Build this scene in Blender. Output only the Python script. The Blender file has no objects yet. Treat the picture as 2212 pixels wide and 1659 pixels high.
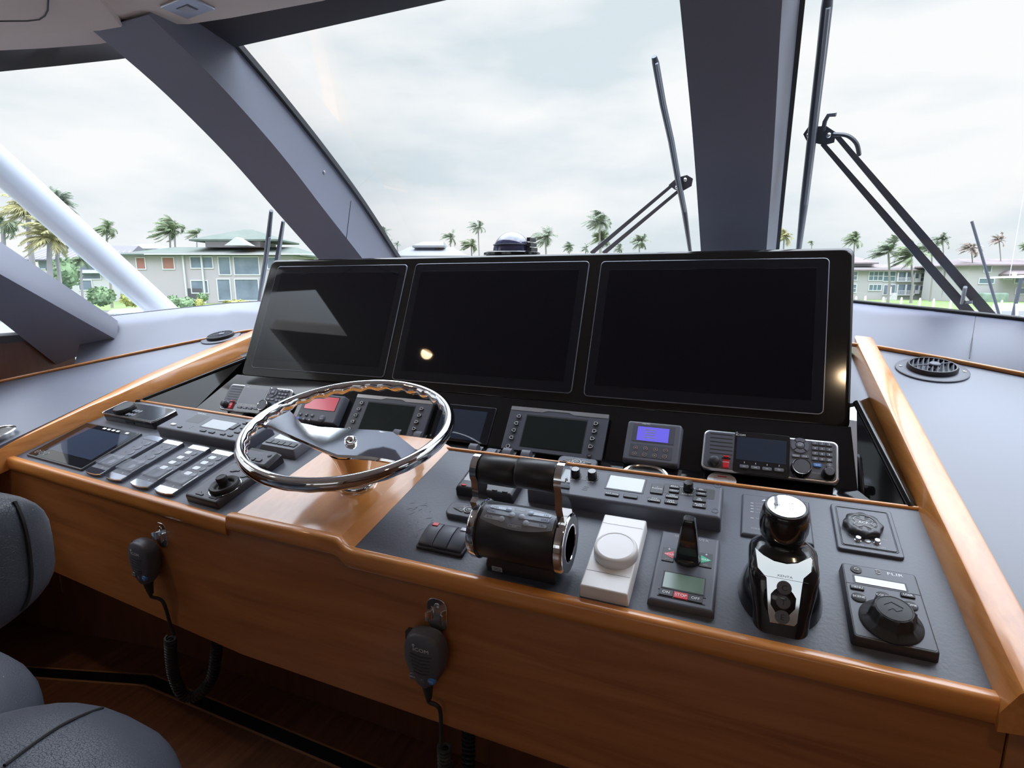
import bpy, bmesh, math, random
from mathutils import Vector, Matrix
C = bpy.context.scene.collection
EZ = 1.45                                   # eye height above the cabin floor
FPX, PITCH, YAW = 1183.0, 0.1811, 0.3944
# ---------------------------------------------------------------- camera
cd = bpy.data.cameras.new('camera'); cd.sensor_width = 36.0; cd.lens = 36.0*FPX/2212.0
cd.clip_start = 0.02; cd.clip_end = 2000
cam = bpy.data.objects.new('camera', cd); C.objects.link(cam)
cam.location = (0, 0, EZ); cam.rotation_euler = (math.pi/2-PITCH, 0, YAW)
bpy.context.scene.camera = cam
vs = bpy.context.scene.view_settings
vs.view_transform = 'Standard'; vs.look = 'None'; vs.gamma = 1; vs.use_curve_mapping = False
vs.exposure = 0.08
# ---------------------------------------------------------------- overcast sky
W = bpy.data.worlds.new('world'); bpy.context.scene.world = W; W.use_nodes = True
nt = W.node_tree; nt.nodes.clear()
def wn(t, **k):
    n = nt.nodes.new(t)
    for a, b in k.items(): setattr(n, a, b)
    return n
tc = wn('ShaderNodeTexCoord'); mp = wn('ShaderNodeMapping'); mp.inputs['Scale'].default_value = (1.6, 1.6, 5.0)
mp.inputs['Location'].default_value = (3.2, 1.4, .6)
nz = wn('ShaderNodeTexNoise'); nz.inputs['Scale'].default_value = 1.9; nz.inputs['Detail'].default_value = 6; nz.inputs['Roughness'].default_value = .5
cr = wn('ShaderNodeValToRGB')
cr.color_ramp.elements[0].position = .36; cr.color_ramp.elements[0].color = (.69, .775, .82, 1)
cr.color_ramp.elements[1].position = .62; cr.color_ramp.elements[1].color = (.95, .95, .95, 1)
e = cr.color_ramp.elements.new(.47); e.color = (.82, .865, .895, 1)
sx = wn('ShaderNodeSeparateXYZ')
mrs = []
for k_ in (7.7, 8.1, 8.9):
    m_ = wn('ShaderNodeMapRange'); m_.inputs[1].default_value = .42; m_.inputs[2].default_value = .80; m_.inputs[3].default_value = 1.0; m_.inputs[4].default_value = k_; mrs.append(m_)
cb_ = wn('ShaderNodeCombineXYZ')
vm = wn('ShaderNodeVectorMath', operation='MULTIPLY'); bg = wn('ShaderNodeBackground'); wo = wn('ShaderNodeOutputWorld')
bg.inputs['Strength'].default_value = 1.0
L = nt.links.new
L(tc.outputs['Generated'], mp.inputs[0]); L(mp.outputs[0], nz.inputs['Vector']); L(nz.outputs[0], cr.inputs[0])
L(tc.outputs['Generated'], sx.inputs[0])
for i_, m_ in enumerate(mrs): L(sx.outputs[2], m_.inputs[0]); L(m_.outputs[0], cb_.inputs[i_])
L(cr.outputs[0], vm.inputs[0]); L(cb_.outputs[0], vm.inputs[1]); L(vm.outputs[0], bg.inputs[0]); L(bg.outputs[0], wo.inputs[0])

# ---------------------------------------------------------------- projection helpers (photo pixel -> point on a real plane)
cam_R = Vector((math.cos(YAW), math.sin(YAW), 0)); FH = Vector((-math.sin(YAW), math.cos(YAW), 0))
cam_F = FH*math.cos(PITCH)-Vector((0, 0, math.sin(PITCH))); cam_U = cam_R.cross(cam_F)
EYE = Vector((0, 0, EZ))
def ray(x, y): return cam_F+cam_R*((x-1106)/FPX)-cam_U*((y-829.5)/FPX)
def hit(x, y, P, n): d = ray(x, y); return EYE+d*((P-EYE).dot(n)/d.dot(n))
def aty(x, y, Y): d = ray(x, y); return EYE+d*(Y/d.y)
def atx(x, y, X): d = ray(x, y); return EYE+d*(X/d.x)
def atz(x, y, Z): d = ray(x, y); return EYE+d*(Z/d.z)          # Z relative to the eye
def V(x, y, z): return Vector((x, y, z+EZ))                     # eye-relative to world
def frame(o, u, w):
    u = u.normalized(); n = u.cross(w).normalized(); w = n.cross(u)
    M = Matrix((u, w, n)).transposed().to_4x4(); M.translation = o; return M
def loc(F, x, y, h=0):
    n = F.col[2].to_3d(); P = hit(x, y, F.translation+n*h, n); return (F.inverted() @ P)
def at_frame(F, x, y, h=0):                                     # same axes, new origin
    G = F.copy(); n = F.col[2].to_3d(); G.translation = hit(x, y, F.translation+n*h, n); return G
def quad(F, h, pts):                                            # mean rectangle of four pixels (TL,TR,BR,BL) -> cx,cy,w,h
    q = [loc(F, x, y, h) for x, y in pts]
    cx = sum(p.x for p in q)/4; cy = sum(p.y for p in q)/4
    return cx, cy, ((q[1].x-q[0].x)+(q[2].x-q[3].x))/2, ((q[0].y-q[3].y)+(q[1].y-q[2].y))/2
def offs(F, x, y, z=0): return F @ Matrix.Translation((x, y, z))

# ---------------------------------------------------------------- shapes: each returns a function that adds itself to a bmesh
def loft(b, loops, cap0=True, cap1=True, closed=True):
    vv = [[b.verts.new(p) for p in lp] for lp in loops]; n = len(loops[0])
    for i in range(len(vv)-1):
        for k in range(n if closed else n-1):
            try: b.faces.new((vv[i][k], vv[i][(k+1) % n], vv[i+1][(k+1) % n], vv[i+1][k]))
            except ValueError: pass
    if cap0 and n > 2: b.faces.new(vv[0][::-1])
    if cap1 and n > 2: b.faces.new(vv[-1])
def rrect(w, h, r, seg=4):
    r = max(1e-5, min(r, w/2-1e-5, h/2-1e-5)); o = []
    for cx, cy, a0 in ((w/2-r, h/2-r, 0), (-w/2+r, h/2-r, 90), (-w/2+r, -h/2+r, 180), (w/2-r, -h/2+r, 270)):
        for k in range(seg+1):
            a = math.radians(a0+90*k/seg); o.append((cx+r*math.cos(a), cy+r*math.sin(a)))
    return o
def rb(cx, cy, z0, w, h, d, r=.002, bv=.001, seg=4, taper=0):   # rounded plate, bevelled on top
    def f(b):
        ls = []
        bv2 = min(bv, abs(d)*.6)
        for ins, z in ((0, 0), (taper*.8, d-bv2), (taper+bv2*.3, d-bv2*.3), (taper+bv2, d), (taper+bv2*1.15+.00005, d)):
            ls.append([(cx+x, cy+y, z0+z) for x, y in rrect(w-2*ins, h-2*ins, r-ins*.6, seg)])
        loft(b, ls)
    return f
def poly(pts, z0, z1, bv=0):
    def f(b):
        cx = sum(p[0] for p in pts)/len(pts); cy = sum(p[1] for p in pts)/len(pts); ls = [[(x, y, z0) for x, y in pts]]
        if bv:
            ls.append([(x, y, z1-bv) for x, y in pts])
            q = []
            for x, y in pts:
                l = math.hypot(x-cx, y-cy) or 1; q.append((x-(x-cx)/l*bv, y-(y-cy)/l*bv, z1))
            ls.append(q); ls.append([(x+(cx-x)*.01, y+(cy-y)*.01, z1) for x, y, _ in q])
        else: ls.append([(x, y, z1) for x, y in pts])
        loft(b, ls)
    return f
def box(x0, y0, z0, x1, y1, z1):
    return poly([(x0, y0), (x1, y0), (x1, y1), (x0, y1)], z0, z1)
def lathe(cx, cy, prof, seg=32, wob=None, sxy=(1, 1)):
    def f(b):
        ls = []
        for r, z in prof:
            ls.append([(cx+sxy[0]*max(r, 1e-5)*(1+(wob(a, z) if wob else 0))*math.cos(a), cy+sxy[1]*max(r, 1e-5)*(1+(wob(a, z) if wob else 0))*math.sin(a), z) for a in (2*math.pi*k/seg for k in range(seg))])
        loft(b, ls)
    return f
def tube(pts, r, seg=8, closed=False, radii=None, flat=1.0):
    pts = [Vector(p) for p in pts]
    def f(b):
        n = len(pts); up = None; ls = []
        for i, p in enumerate(pts):
            if closed: t = pts[(i+1) % n]-pts[i-1]
            else: t = pts[min(i+1, n-1)]-pts[max(i-1, 0)]
            t = t.normalized() if t.length > 1e-9 else Vector((0, 0, 1))
            if up is None: up = t.orthogonal().normalized() if abs(t.z) > .98 else Vector((0, 0, 1))
            s = t.cross(up)
            if s.length < 1e-6: s = t.orthogonal()
            s.normalize(); u2 = s.cross(t); up = u2
            rr = radii[i] if radii else r
            ls.append([p+s*(rr*math.cos(2*math.pi*k/seg))+u2*(rr*flat*math.sin(2*math.pi*k/seg)) for k in range(seg)])
        if closed: ls.append(ls[0][:])
        loft(b, ls, not closed, not closed)
        if closed: bmesh.ops.remove_doubles(b, verts=b.verts, dist=1e-7)
    return f
def torus(cx, cy, z, R, r, seg=32, s2=8):
    return tube([(cx+R*math.cos(2*math.pi*k/seg), cy+R*math.sin(2*math.pi*k/seg), z) for k in range(seg)], r, s2, True)
def sheet(loops, th=None, nrm=(0, 0, 1)):
    def f(b):
        vv = [[b.verts.new(p) for p in lp] for lp in loops]
        for i in range(len(vv)-1):
            for k in range(len(vv[i])-1): b.faces.new((vv[i][k], vv[i][k+1], vv[i+1][k+1], vv[i+1][k]))
        if th:
            d = Vector(nrm)*th; ring = [v for v in vv[0]]+[r[-1] for r in vv[1:-1]]+vv[-1][::-1]+[r[0] for r in vv[1:-1]][::-1]
            lo = {v: b.verts.new(v.co-d) for r in vv for v in r}
            for i in range(len(vv)-1):
                for k in range(len(vv[i])-1): b.faces.new([lo[v] for v in (vv[i+1][k], vv[i+1][k+1], vv[i][k+1], vv[i][k])])
            for a, c in zip(ring, ring[1:]+ring[:1]): b.faces.new((a, lo[a], lo[c], c))
    return f
def lofts(loops, cap=True): return lambda b: loft(b, loops, cap, cap)
def tr(M, *shapes):
    def f(b):
        t = bmesh.new()
        for s in shapes: s(t)
        t.transform(M); me = bpy.data.meshes.new('t'); t.to_mesh(me); t.free(); b.from_mesh(me); bpy.data.meshes.remove(me)
    return f
def txt(s, x, y, z, cap, ang=0, al='CENTER', sx=1.0):
    def f(b):
        cu = bpy.data.curves.new('t', 'FONT'); cu.body = s; cu.size = cap/.7; cu.align_x = al; cu.align_y = 'CENTER'; cu.resolution_u = 2
        o = bpy.data.objects.new('t', cu); me = bpy.data.meshes.new_from_object(o)
        me.transform(Matrix.Translation((x, y, z)) @ Matrix.Rotation(ang, 4, 'Z') @ Matrix.Diagonal((sx, 1, 1, 1)))
        b.from_mesh(me); bpy.data.objects.remove(o); bpy.data.curves.remove(cu); bpy.data.meshes.remove(me)
    return f
def hexa(lo, hi): return lambda b: loft(b, [lo, hi])            # two quads

# ---------------------------------------------------------------- objects
def mesh_obj(name, mat, shapes, parent=None, inv=None, sharp=46):
    b = bmesh.new()
    for s in shapes: s(b)
    if inv is not None: b.transform(inv)
    bmesh.ops.recalc_face_normals(b, faces=b.faces)
    me = bpy.data.meshes.new(name); b.to_mesh(me); b.free()
    me.shade_smooth(); me.set_sharp_from_angle(angle=math.radians(sharp))
    me.materials.append(M[mat] if isinstance(mat, str) else mat)
    o = bpy.data.objects.new(name, me); C.objects.link(o)
    if parent is not None: o.parent = parent
    return o
def tag(o, label, cat, group=None):
    o['label'] = label; o['category'] = cat
    if group: o['group'] = group
    return o
def thing(name, label, cat, F, group=None):
    o = bpy.data.objects.new(name, None); C.objects.link(o); o.empty_display_size = .03
    if not isinstance(F, Matrix): F = Matrix.Translation(F)
    o.matrix_world = F; tag(o, label, cat, group); return o
def part(T, name, mat, *shapes, label=None, world=False, sharp=46):
    inv = None
    if world:
        inv = T.matrix_world.inverted() if T.parent is None else T.parent.matrix_world.inverted()
    o = mesh_obj(name, mat, shapes, T, inv, sharp)
    if label: o['label'] = label
    return o
def solid(name, mat, label, cat, F, *shapes, group=None, sharp=46):  # a thing that is a single mesh
    o = mesh_obj(name, mat, shapes, None, None, sharp)
    if not isinstance(F, Matrix): F = Matrix.Translation(F)
    o.matrix_world = F; return tag(o, label, cat, group)
def struct(name, mat, *shapes, parent=None, sharp=46):
    o = mesh_obj(name, mat, shapes, parent, None, sharp)
    if parent is None: o['kind'] = 'structure'
    return o
def copy_tree(o, parent=None):
    c = o.copy(); C.objects.link(c)
    if parent is not None: c.parent = parent
    for ch in list(o.children): copy_tree(ch, c)
    return c

# ---------------------------------------------------------------- materials
M = {}
def mat(name, col, rough=.5, metal=0, coat=0, spec=.5, bump=None, emit=None, es=1.0, alpha=None, trans=0, sheen=0, vary=0):
    m = bpy.data.materials.new(name); m.use_nodes = True; t = m.node_tree; p = t.nodes['Principled BSDF']
    p.inputs['Base Color'].default_value = (*col, 1); p.inputs['Roughness'].default_value = rough; p.inputs['Metallic'].default_value = metal
    p.inputs['Coat Weight'].default_value = coat; p.inputs['Coat Roughness'].default_value = .04; p.inputs['Specular IOR Level'].default_value = spec
    p.inputs['Sheen Weight'].default_value = sheen; p.inputs['Transmission Weight'].default_value = trans
    if alpha is not None: p.inputs['Alpha'].default_value = alpha
    if emit: p.inputs['Emission Color'].default_value = (*emit, 1); p.inputs['Emission Strength'].default_value = es
    if bump or vary:
        c = t.nodes.new('ShaderNodeTexCoord')
    if bump:
        sc, st = bump[0], bump[1]; kind = bump[2] if len(bump) > 2 else 'n'
        n = t.nodes.new('ShaderNodeTexVoronoi' if kind == 'v' else 'ShaderNodeTexNoise'); n.inputs['Scale'].default_value = sc
        if kind == 'v': n.feature = 'DISTANCE_TO_EDGE'
        bu = t.nodes.new('ShaderNodeBump'); bu.inputs['Strength'].default_value = st; bu.inputs['Distance'].default_value = bump[3] if len(bump) > 3 else .001
        t.links.new(c.outputs['Object'], n.inputs['Vector']); t.links.new(n.outputs[0], bu.inputs['Height']); t.links.new(bu.outputs[0], p.inputs['Normal'])
        if kind == 'v':
            mrn = t.nodes.new('ShaderNodeMapRange'); mrn.inputs[2].default_value = .06; t.links.new(n.outputs[0], mrn.inputs[0]); t.links.new(mrn.outputs[0], bu.inputs['Height'])
    if vary:
        n = t.nodes.new('ShaderNodeTexNoise'); n.inputs['Scale'].default_value = vary[0]; n.inputs['Detail'].default_value = 4
        r = t.nodes.new('ShaderNodeValToRGB'); r.color_ramp.elements[0].position = .3; r.color_ramp.elements[1].position = .7
        k = vary[1]; r.color_ramp.elements[0].color = (*[x*(1-k) for x in col], 1); r.color_ramp.elements[1].color = (*[min(1, x*(1+k)) for x in col], 1)
        t.links.new(c.outputs['Object'], n.inputs['Vector']); t.links.new(n.outputs[0], r.inputs[0]); t.links.new(r.outputs[0], p.inputs['Base Color'])
    M[name] = m; return m
def wood(name, cols, scale, rough=.18, coat=.8, dist=1.0):
    m = bpy.data.materials.new(name); m.use_nodes = True; t = m.node_tree; p = t.nodes['Principled BSDF']
    c = t.nodes.new('ShaderNodeTexCoord'); mp = t.nodes.new('ShaderNodeMapping'); mp.inputs['Scale'].default_value = scale
    n = t.nodes.new('ShaderNodeTexNoise'); n.inputs['Scale'].default_value = 1.0; n.inputs['Detail'].default_value = 5; n.inputs['Roughness'].default_value = .6; n.inputs['Distortion'].default_value = dist
    m2 = t.nodes.new('ShaderNodeMapping'); m2.inputs['Scale'].default_value = tuple(x*6 for x in scale)
    n2 = t.nodes.new('ShaderNodeTexNoise'); n2.inputs['Scale'].default_value = 1.0; n2.inputs['Detail'].default_value = 3
    mx = t.nodes.new('ShaderNodeMath'); mx.operation = 'MULTIPLY_ADD'; mx.inputs[1].default_value = .25
    r = t.nodes.new('ShaderNodeValToRGB'); r.color_ramp.elements[0].position = .35; r.color_ramp.elements[1].position = .85
    r.color_ramp.elements[0].color = (*cols[0], 1); r.color_ramp.elements[1].color = (*cols[2], 1); e = r.color_ramp.elements.new(.6); e.color = (*cols[1], 1)
    k = t.links.new
    k(c.outputs['Object'], mp.inputs[0]); k(mp.outputs[0], n.inputs['Vector']); k(c.outputs['Object'], m2.inputs[0]); k(m2.outputs[0], n2.inputs['Vector'])
    k(n2.outputs[0], mx.inputs[0]); k(n.outputs[0], mx.inputs[2]); k(mx.outputs[0], r.inputs[0]); k(r.outputs[0], p.inputs['Base Color'])
    p.inputs['Roughness'].default_value = .4; p.inputs['Coat Weight'].default_value = coat; p.inputs['Coat Roughness'].default_value = rough
    M[name] = m
cherry = ((.42, .14, .025), (.62, .235, .05), (.72, .31, .085))
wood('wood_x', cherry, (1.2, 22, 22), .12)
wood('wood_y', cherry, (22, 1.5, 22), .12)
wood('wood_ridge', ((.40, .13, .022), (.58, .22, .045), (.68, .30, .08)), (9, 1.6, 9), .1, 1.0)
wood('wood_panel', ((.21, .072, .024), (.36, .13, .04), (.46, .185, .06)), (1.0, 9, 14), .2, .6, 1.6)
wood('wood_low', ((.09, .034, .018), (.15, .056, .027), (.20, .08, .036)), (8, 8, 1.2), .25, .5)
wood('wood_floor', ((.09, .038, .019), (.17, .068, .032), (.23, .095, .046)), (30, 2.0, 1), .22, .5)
mat('inlay', (.006, .006, .006), .4); mat('inlay_line', (.40, .20, .10), .35, coat=.4)
mat('leather', (.080, .088, .115), .42, bump=(170, .35), vary=(3, .12))
mat('seat_leather', (.075, .088, .115), .36, bump=(230, .6, 'v', .0008))
mat('vinyl', (.27, .285, .355), .5, bump=(500, .12), vary=(2, .06))
mat('dash_vinyl', (.128, .136, .172), .42, spec=.7, bump=(500, .1), vary=(2, .06)); mat('valance_vinyl', (.16, .17, .225), .5, bump=(500, .1), vary=(2, .06)); mat('vinyl_dark', (.07, .07, .082), .6, bump=(500, .12), vary=(2, .06))
mat('headliner', (.85, .76, .69), .8, bump=(700, .2), vary=(3, .04))
mat('gloss_black', (.006, .006, .007), .05, spec=.6); mat('panel_black', (.010, .009, .008), .09)
mat('screen', (.003, .003, .006), .03, spec=.4); mat('bezel_glass', (.010, .010, .014), .05, spec=.4)
mat('edge_line', (.32, .34, .40), .3, metal=.6)
mat('plastic', (.028, .028, .034), .4, bump=(900, .05)); mat('plastic_grey', (.085, .09, .115), .45, bump=(900, .06))
mat('plastic_mid', (.12, .125, .155), .45); mat('plastic_gloss', (.012, .012, .014), .16, coat=.4); mat('rubber', (.02, .02, .023), .55, bump=(400, .08))
mat('key', (.03, .031, .038), .4); mat('chrome', (.86, .87, .88), .05, metal=1); mat('steel', (.7, .7, .69), .18, metal=1); mat('alu', (.62, .64, .68), .3, metal=.9)
mat('white', (.82, .80, .80), .35); mat('ink', (.80, .82, .84), .5); mat('ink_dim', (.33, .34, .37), .5); mat('ink_dark', (.02, .02, .025), .5)
mat('lcd_grey', (.47, .50, .53), .12); mat('lcd_pale', (.64, .66, .70), .1); mat('lcd_dark', (.03, .04, .045), .08); mat('lcd_green', (.19, .27, .22), .1)
mat('lcd_mfd', (.012, .018, .018), .07); mat('lcd_night', (.03, .04, .065), .04)
mat('lcd_blue', (.05, .04, .25), .2, emit=(.17, .15, .85), es=.75); mat('lcd_pink', (.55, .10, .13), .15, emit=(.8, .16, .2), es=.25)
mat('red', (.62, .02, .03), .35); mat('blue', (.05, .22, .62), .4); mat('green', (.03, .42, .24), .4); mat('pad_blue', (.46, .52, .62), .35)
mat('pad_face', (.23, .25, .30), .4); mat('copper', (.55, .35, .25), .4); mat('clear', (.70, .75, .85), .08, alpha=.16); mat('cone_bronze', (.7, .62, .55), .12, metal=1)
mat('sticker', (.75, .73, .78), .4); mat('wiper', (.060, .066, .085), .42); mat('wiper_edge', (.25, .27, .31), .5)
mat('tube_white', (.52, .56, .64), .3, metal=.15); mat('gasket', (.008, .008, .008), .5); mat('compass', (.05, .05, .10), .02, coat=1, trans=0)
mat('lamp_on', (1, .8, .55), .5, emit=(1, .66, .36), es=14); mat('lamp_off', (.55, .58, .62), .2)
mat('stucco', (.44, .40, .43), .85); mat('stucco_white', (.52, .51, .54), .8); mat('stucco_grey', (.42, .405, .41), .85); mat('trim_white', (.60, .60, .63), .6)
mat('roof_green', (.095, .118, .10), .8, vary=(.6, .1)); mat('roof_metal', (.095, .088, .105), .5); mat('roof_brown', (.19, .155, .16), .85, vary=(.5, .12)); mat('roof_white', (.20, .205, .22), .7)
mat('pane', (.17, .21, .27), .08, vary=(.4, .3)); mat('pane_teal', (.13, .20, .22), .15); mat('curtain_red', (.35, .16, .14), .7)
mat('grass', (.13, .19, .06), .9, vary=(.4, .15)); mat('seawall', (.36, .36, .36), .9); mat('water', (.30, .36, .38), .15)
mat('frond', (.15, .19, .10), .7, vary=(.5, .35)); mat('frond_grey', (.20, .23, .17), .7, vary=(.5, .25)); mat('frond_yellow', (.27, .25, .11), .7, vary=(.5, .35)); mat('frond_brown', (.30, .24, .21), .7, vary=(.5, .3))
mat('trunk', (.28, .26, .26), .9); mat('shrub', (.17, .25, .13), .8, vary=(.8, .4)); mat('shrub_yellow', (.33, .34, .10), .8, vary=(.8, .35)); mat('hedge', (.20, .27, .21), .85, vary=(1, .2))
mat('boat_white', (.6, .62, .65), .35)
g = bpy.data.materials.new('glass'); g.use_nodes = True; t = g.node_tree; t.nodes.clear()
tp = t.nodes.new('ShaderNodeBsdfTransparent'); tp.inputs[0].default_value = (.97, .985, .99, 1)
gl = t.nodes.new('ShaderNodeBsdfGlossy'); gl.inputs['Roughness'].default_value = .02
fr = t.nodes.new('ShaderNodeFresnel'); fr.inputs[0].default_value = 1.22
mx = t.nodes.new('ShaderNodeMixShader'); ou = t.nodes.new('ShaderNodeOutputMaterial')
t.links.new(fr.outputs[0], mx.inputs[0]); t.links.new(tp.outputs[0], mx.inputs[1]); t.links.new(gl.outputs[0], mx.inputs[2]); t.links.new(mx.outputs[0], ou.inputs[0]); M['glass'] = g

# ---------------------------------------------------------------- reference planes
S = .2986; cs, sn = math.cos(S), math.sin(S)
nD = Vector((0, -sn, cs)); D0 = EYE-.79*nD
DR = frame(D0, Vector((1, 0, 0)), Vector((0, cs, sn)))          # right deck, x = world x
def dz(y): return (y*sn-.79)/cs                                 # deck height (eye relative) at depth y
PSI = .07; HX = -1.08
uL = Vector((math.cos(PSI), -math.sin(PSI), 0)); wL = Vector((math.sin(PSI)*cs, math.cos(PSI)*cs, sn))
DL = frame(V(HX, .885, dz(.885)+.007), uL, wL)                  # left deck
def PL(x, y, h=0): return DL @ Vector((x, y, h))
def PR(x, y, h=0):                                              # right deck by world x,y
    return V(x, y, dz(y))+nD*h
PA = 1.1473
PAN = frame(V(0, 1.4457, -.3008), Vector((1, 0, 0)), Vector((0, math.cos(PA), math.sin(PA))))
TRAY = frame(D0-nD*.03, Vector((1, 0, 0)), Vector((0, cs, sn)))
FB, FT = (1.342, -.4455), (1.436, -.326)
fa = math.atan2(FT[1]-FB[1], FT[0]-FB[0]); FLEN = math.hypot(FT[1]-FB[1], FT[0]-FB[0])
FACE = frame(V(0, *FB), Vector((1, 0, 0)), Vector((0, math.cos(fa), math.sin(fa))))
TS = math.atan(.2586); T0 = V(0, 1.26, -.39); nT = Vector((0, -math.sin(TS), math.cos(TS)))
def tz(y): return -.39+(y-1.26)*.2586
# ================================================================ SETTING
# cabin floor with inlaid black stripe
struct('floor', 'wood_floor', box(-3.0, -3.2, -.06, 1.35, 2.6, 0))
fl = bpy.data.objects['floor']
sp_o = [(-2.95, .855), (-1.95, 1.175), (1.3, 1.15)]; sp_i = [(-2.95, .80), (-1.925, 1.118), (1.3, 1.098)]
def strip(a, c, o0, o1, z):
    def lerp(p, q, t): return (p[0]+(q[0]-p[0])*t, p[1]+(q[1]-p[1])*t)
    return lofts([[(*lerp(p, q, o0), z), (*lerp(p, q, o1), z), (*lerp(p, q, o1), z+.002), (*lerp(p, q, o0), z+.002)] for p, q in zip(a, c)])
part(fl, 'inlay_stripe', 'inlay', strip(sp_o, sp_i, .12, .88, .0005), label='black inlaid stripe')
part(fl, 'inlay_line', 'inlay_line', strip(sp_o, sp_i, 0, .12, .0005)); part(fl, 'inlay_line', 'inlay_line', strip(sp_o, sp_i, .88, 1, .0005))

# windscreen profile (depth, eye-relative height)
WS = [(2.62, -.14), (2.45, .03), (2.328, .141), (2.10, .34), (1.87, .511), (1.643, .662), (1.442, .783), (1.30, .855)]
INN = [(2.36, -.13), (2.17, .035), (2.075, .119), (1.850, .293), (1.68, .44), (1.547, .545), (1.36, .655), (1.18, .745)]
def smooth(ps, n=4):
    ps = [Vector(p) for p in ps]; o = []
    for i in range(len(ps)-1):
        a, b_, c, d = ps[max(i-1, 0)], ps[i], ps[i+1], ps[min(i+2, len(ps)-1)]
        for k in range(n): t = k/n; o.append(tuple(.5*((2*b_)+(c-a)*t+(2*a-5*b_+4*c-d)*t*t+(3*b_-a-3*c+d)*t**3)))
    return o+[tuple(ps[-1])]
WS = smooth(WS); INN = smooth([(2.36, -.13), (2.17, .035), (2.075, .119), (1.850, .298), (1.68, .437), (1.530, .545), (1.36, .652), (1.18, .745)])
def mullion(name, xa, xb, shear=0, gx=.012, xo=None):
    xo = xo or (xa, xb)
    ls = []
    for (y, z), (y2, z2) in zip(WS, INN):
        dx = shear*(2.2-y); ls.append([V(xa+dx, y2, z2), V(xb+dx, y2, z2), V(xo[1]+dx, y, z), V(xo[0]+dx, y, z)])
    o = struct(name, 'vinyl', lofts(ls))
    gl_ = [[V(x0, y-.004, z+.006), V(x1, y-.004, z+.006), V(x1, y+.012, z+.02), V(x0, y+.012, z+.02)] for (y, z) in WS for x0, x1 in ((xo[0]-gx+shear*(2.2-y), xo[1]+gx+shear*(2.2-y)),)]
    part(o, 'gasket', 'gasket', lofts(gl_)); return o
m1 = mullion('trim_1', -1.85, -1.60); m2 = mullion('trim_2', -.152, .058, -.035, .012, (-.152, .098))
part(m1, 'screw', 'steel', tr(Matrix.Translation(atx(700, 372, -1.599)) @ Matrix.Rotation(math.pi/2, 4, 'Y'), lathe(0, 0, [(.006, 0), (.006, .002), (.003, .003)], 12)))
part(m1, 'seam', 'gasket', tube([atx(758, 434, -1.6), atx(753, 474, -1.6), atx(748, 516, -1.6)], .0016, 6))
# glass of the windscreen and the corner panes
def pane(name, loops): return struct(name, 'glass', sheet(loops))
cen = pane('window_1', [[V(-1.62, y, z), V(-.14, y, z)] for y, z in WS])
Rs = [(.05, 2.45, -.06), (.447, 2.3, -.071), (.724, 2.2, -.099), (1.02, 2.0, -.13)]
pane('window_2', [[V(.05, y, z) for y, z in WS[4:]], [V(.62, 2.16-(2.45-y)*.85, z-.10) for y, z in WS[4:]], [V(1.25, 1.55-(2.45-y)*.6, z-.14) for y, z in WS[4:]]])
pane('window_3', [[V(-1.84, y, z) for y, z in WS[4:]], [V(-2.45, 2.05-(2.45-y)*.80, z-.10) for y, z in WS[4:]], [V(-3.0, 1.35-(2.45-y)*.5, z-.16) for y, z in WS[4:]]])
# header above the centre pane, corner header, ceiling
struct('trim_3', 'vinyl_dark', lofts([[V(x, 1.47, .765), V(x, 1.36, .90), V(x, 1.20, .87), V(x, 1.26, .80)] for x in (-1.66, -.7, .5)]))
ch = [(330, 117), (258, 128), (130, 142), (0, 155), (-260, 166)]; c2 = [(330, 80), (255, 92), (130, 103), (0, 108), (-260, 108)]
struct('trim_4', 'vinyl_dark', lofts([[atz(*a, .72), atz(*a, .72)+Vector((-.03, .06, .12)), atz(*c, .77)+Vector((0, .02, .12)), atz(*c, .77)] for a, c in zip(ch, c2)]))
# headliner
cz = .80
ed = [(1.3, 1.30), (-1.15, 1.30), (-1.48, 1.265), (-1.60, 1.20), (-1.66, 1.11), (-1.86, 1.15), (-2.02, 1.20)]
c0_, c1_ = EZ+.755, EZ+.85
cl = struct('ceiling', 'headliner', poly([(-2.36, -3.1), (1.3, -3.1), (1.3, 1.325), (-1.11, 1.325), (-1.42, 1.30), (-1.57, 1.28), (-1.64, 1.25), (-1.72, 1.225), (-1.95, 1.17), (-2.36, 1.045)], c0_, c1_),
    poly([(-3.0, -3.1), (-2.36, -3.1), (-2.36, .46), (-3.0, .50)], c0_, c1_), poly([(-3.0, .82), (-2.36, .86), (-2.36, 1.045), (-3.0, .85)], c0_, c1_))
struct('window_5', 'glass', sheet([[(-3.0, .49, c1_-.02), (-2.36, .45, c1_-.02)], [(-3.0, .83, c1_-.02), (-2.36, .87, c1_-.02)]]))
# dropped soffit panel at the corner with a rolled edge
so = [atz(x, y, .735) for x, y in ((262, 58), (215, 66), (100, 73), (0, 77), (-200, 80))]
so2 = [atz(x, y, .735) for x, y in ((215, 0), (150, -40), (60, -60), (-60, -80), (-250, -90))]
lip = [atz(x, y, .755) for x, y in ((262, 86), (215, 95), (100, 104), (0, 109), (-200, 113))]
part(cl, 'soffit_panel', 'headliner', lofts([[a+Vector((0, 0, .09)), a, b, b+Vector((0, .006, .012)), l+Vector((0, -.01, -.004)), l, l+Vector((0, 0, .09))] for a, b, l in zip(so2, so, lip)]), sharp=60)
hp = [atz(x, y, .7345) for x, y in ((-60, 45), (0, 45.5), (60, 45), (85, 42), (97, 34), (103, 22), (104, 0), (103, -30))]
part(cl, 'hatch_seam', 'vinyl_dark', tube(hp, .0022, 6))
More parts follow.
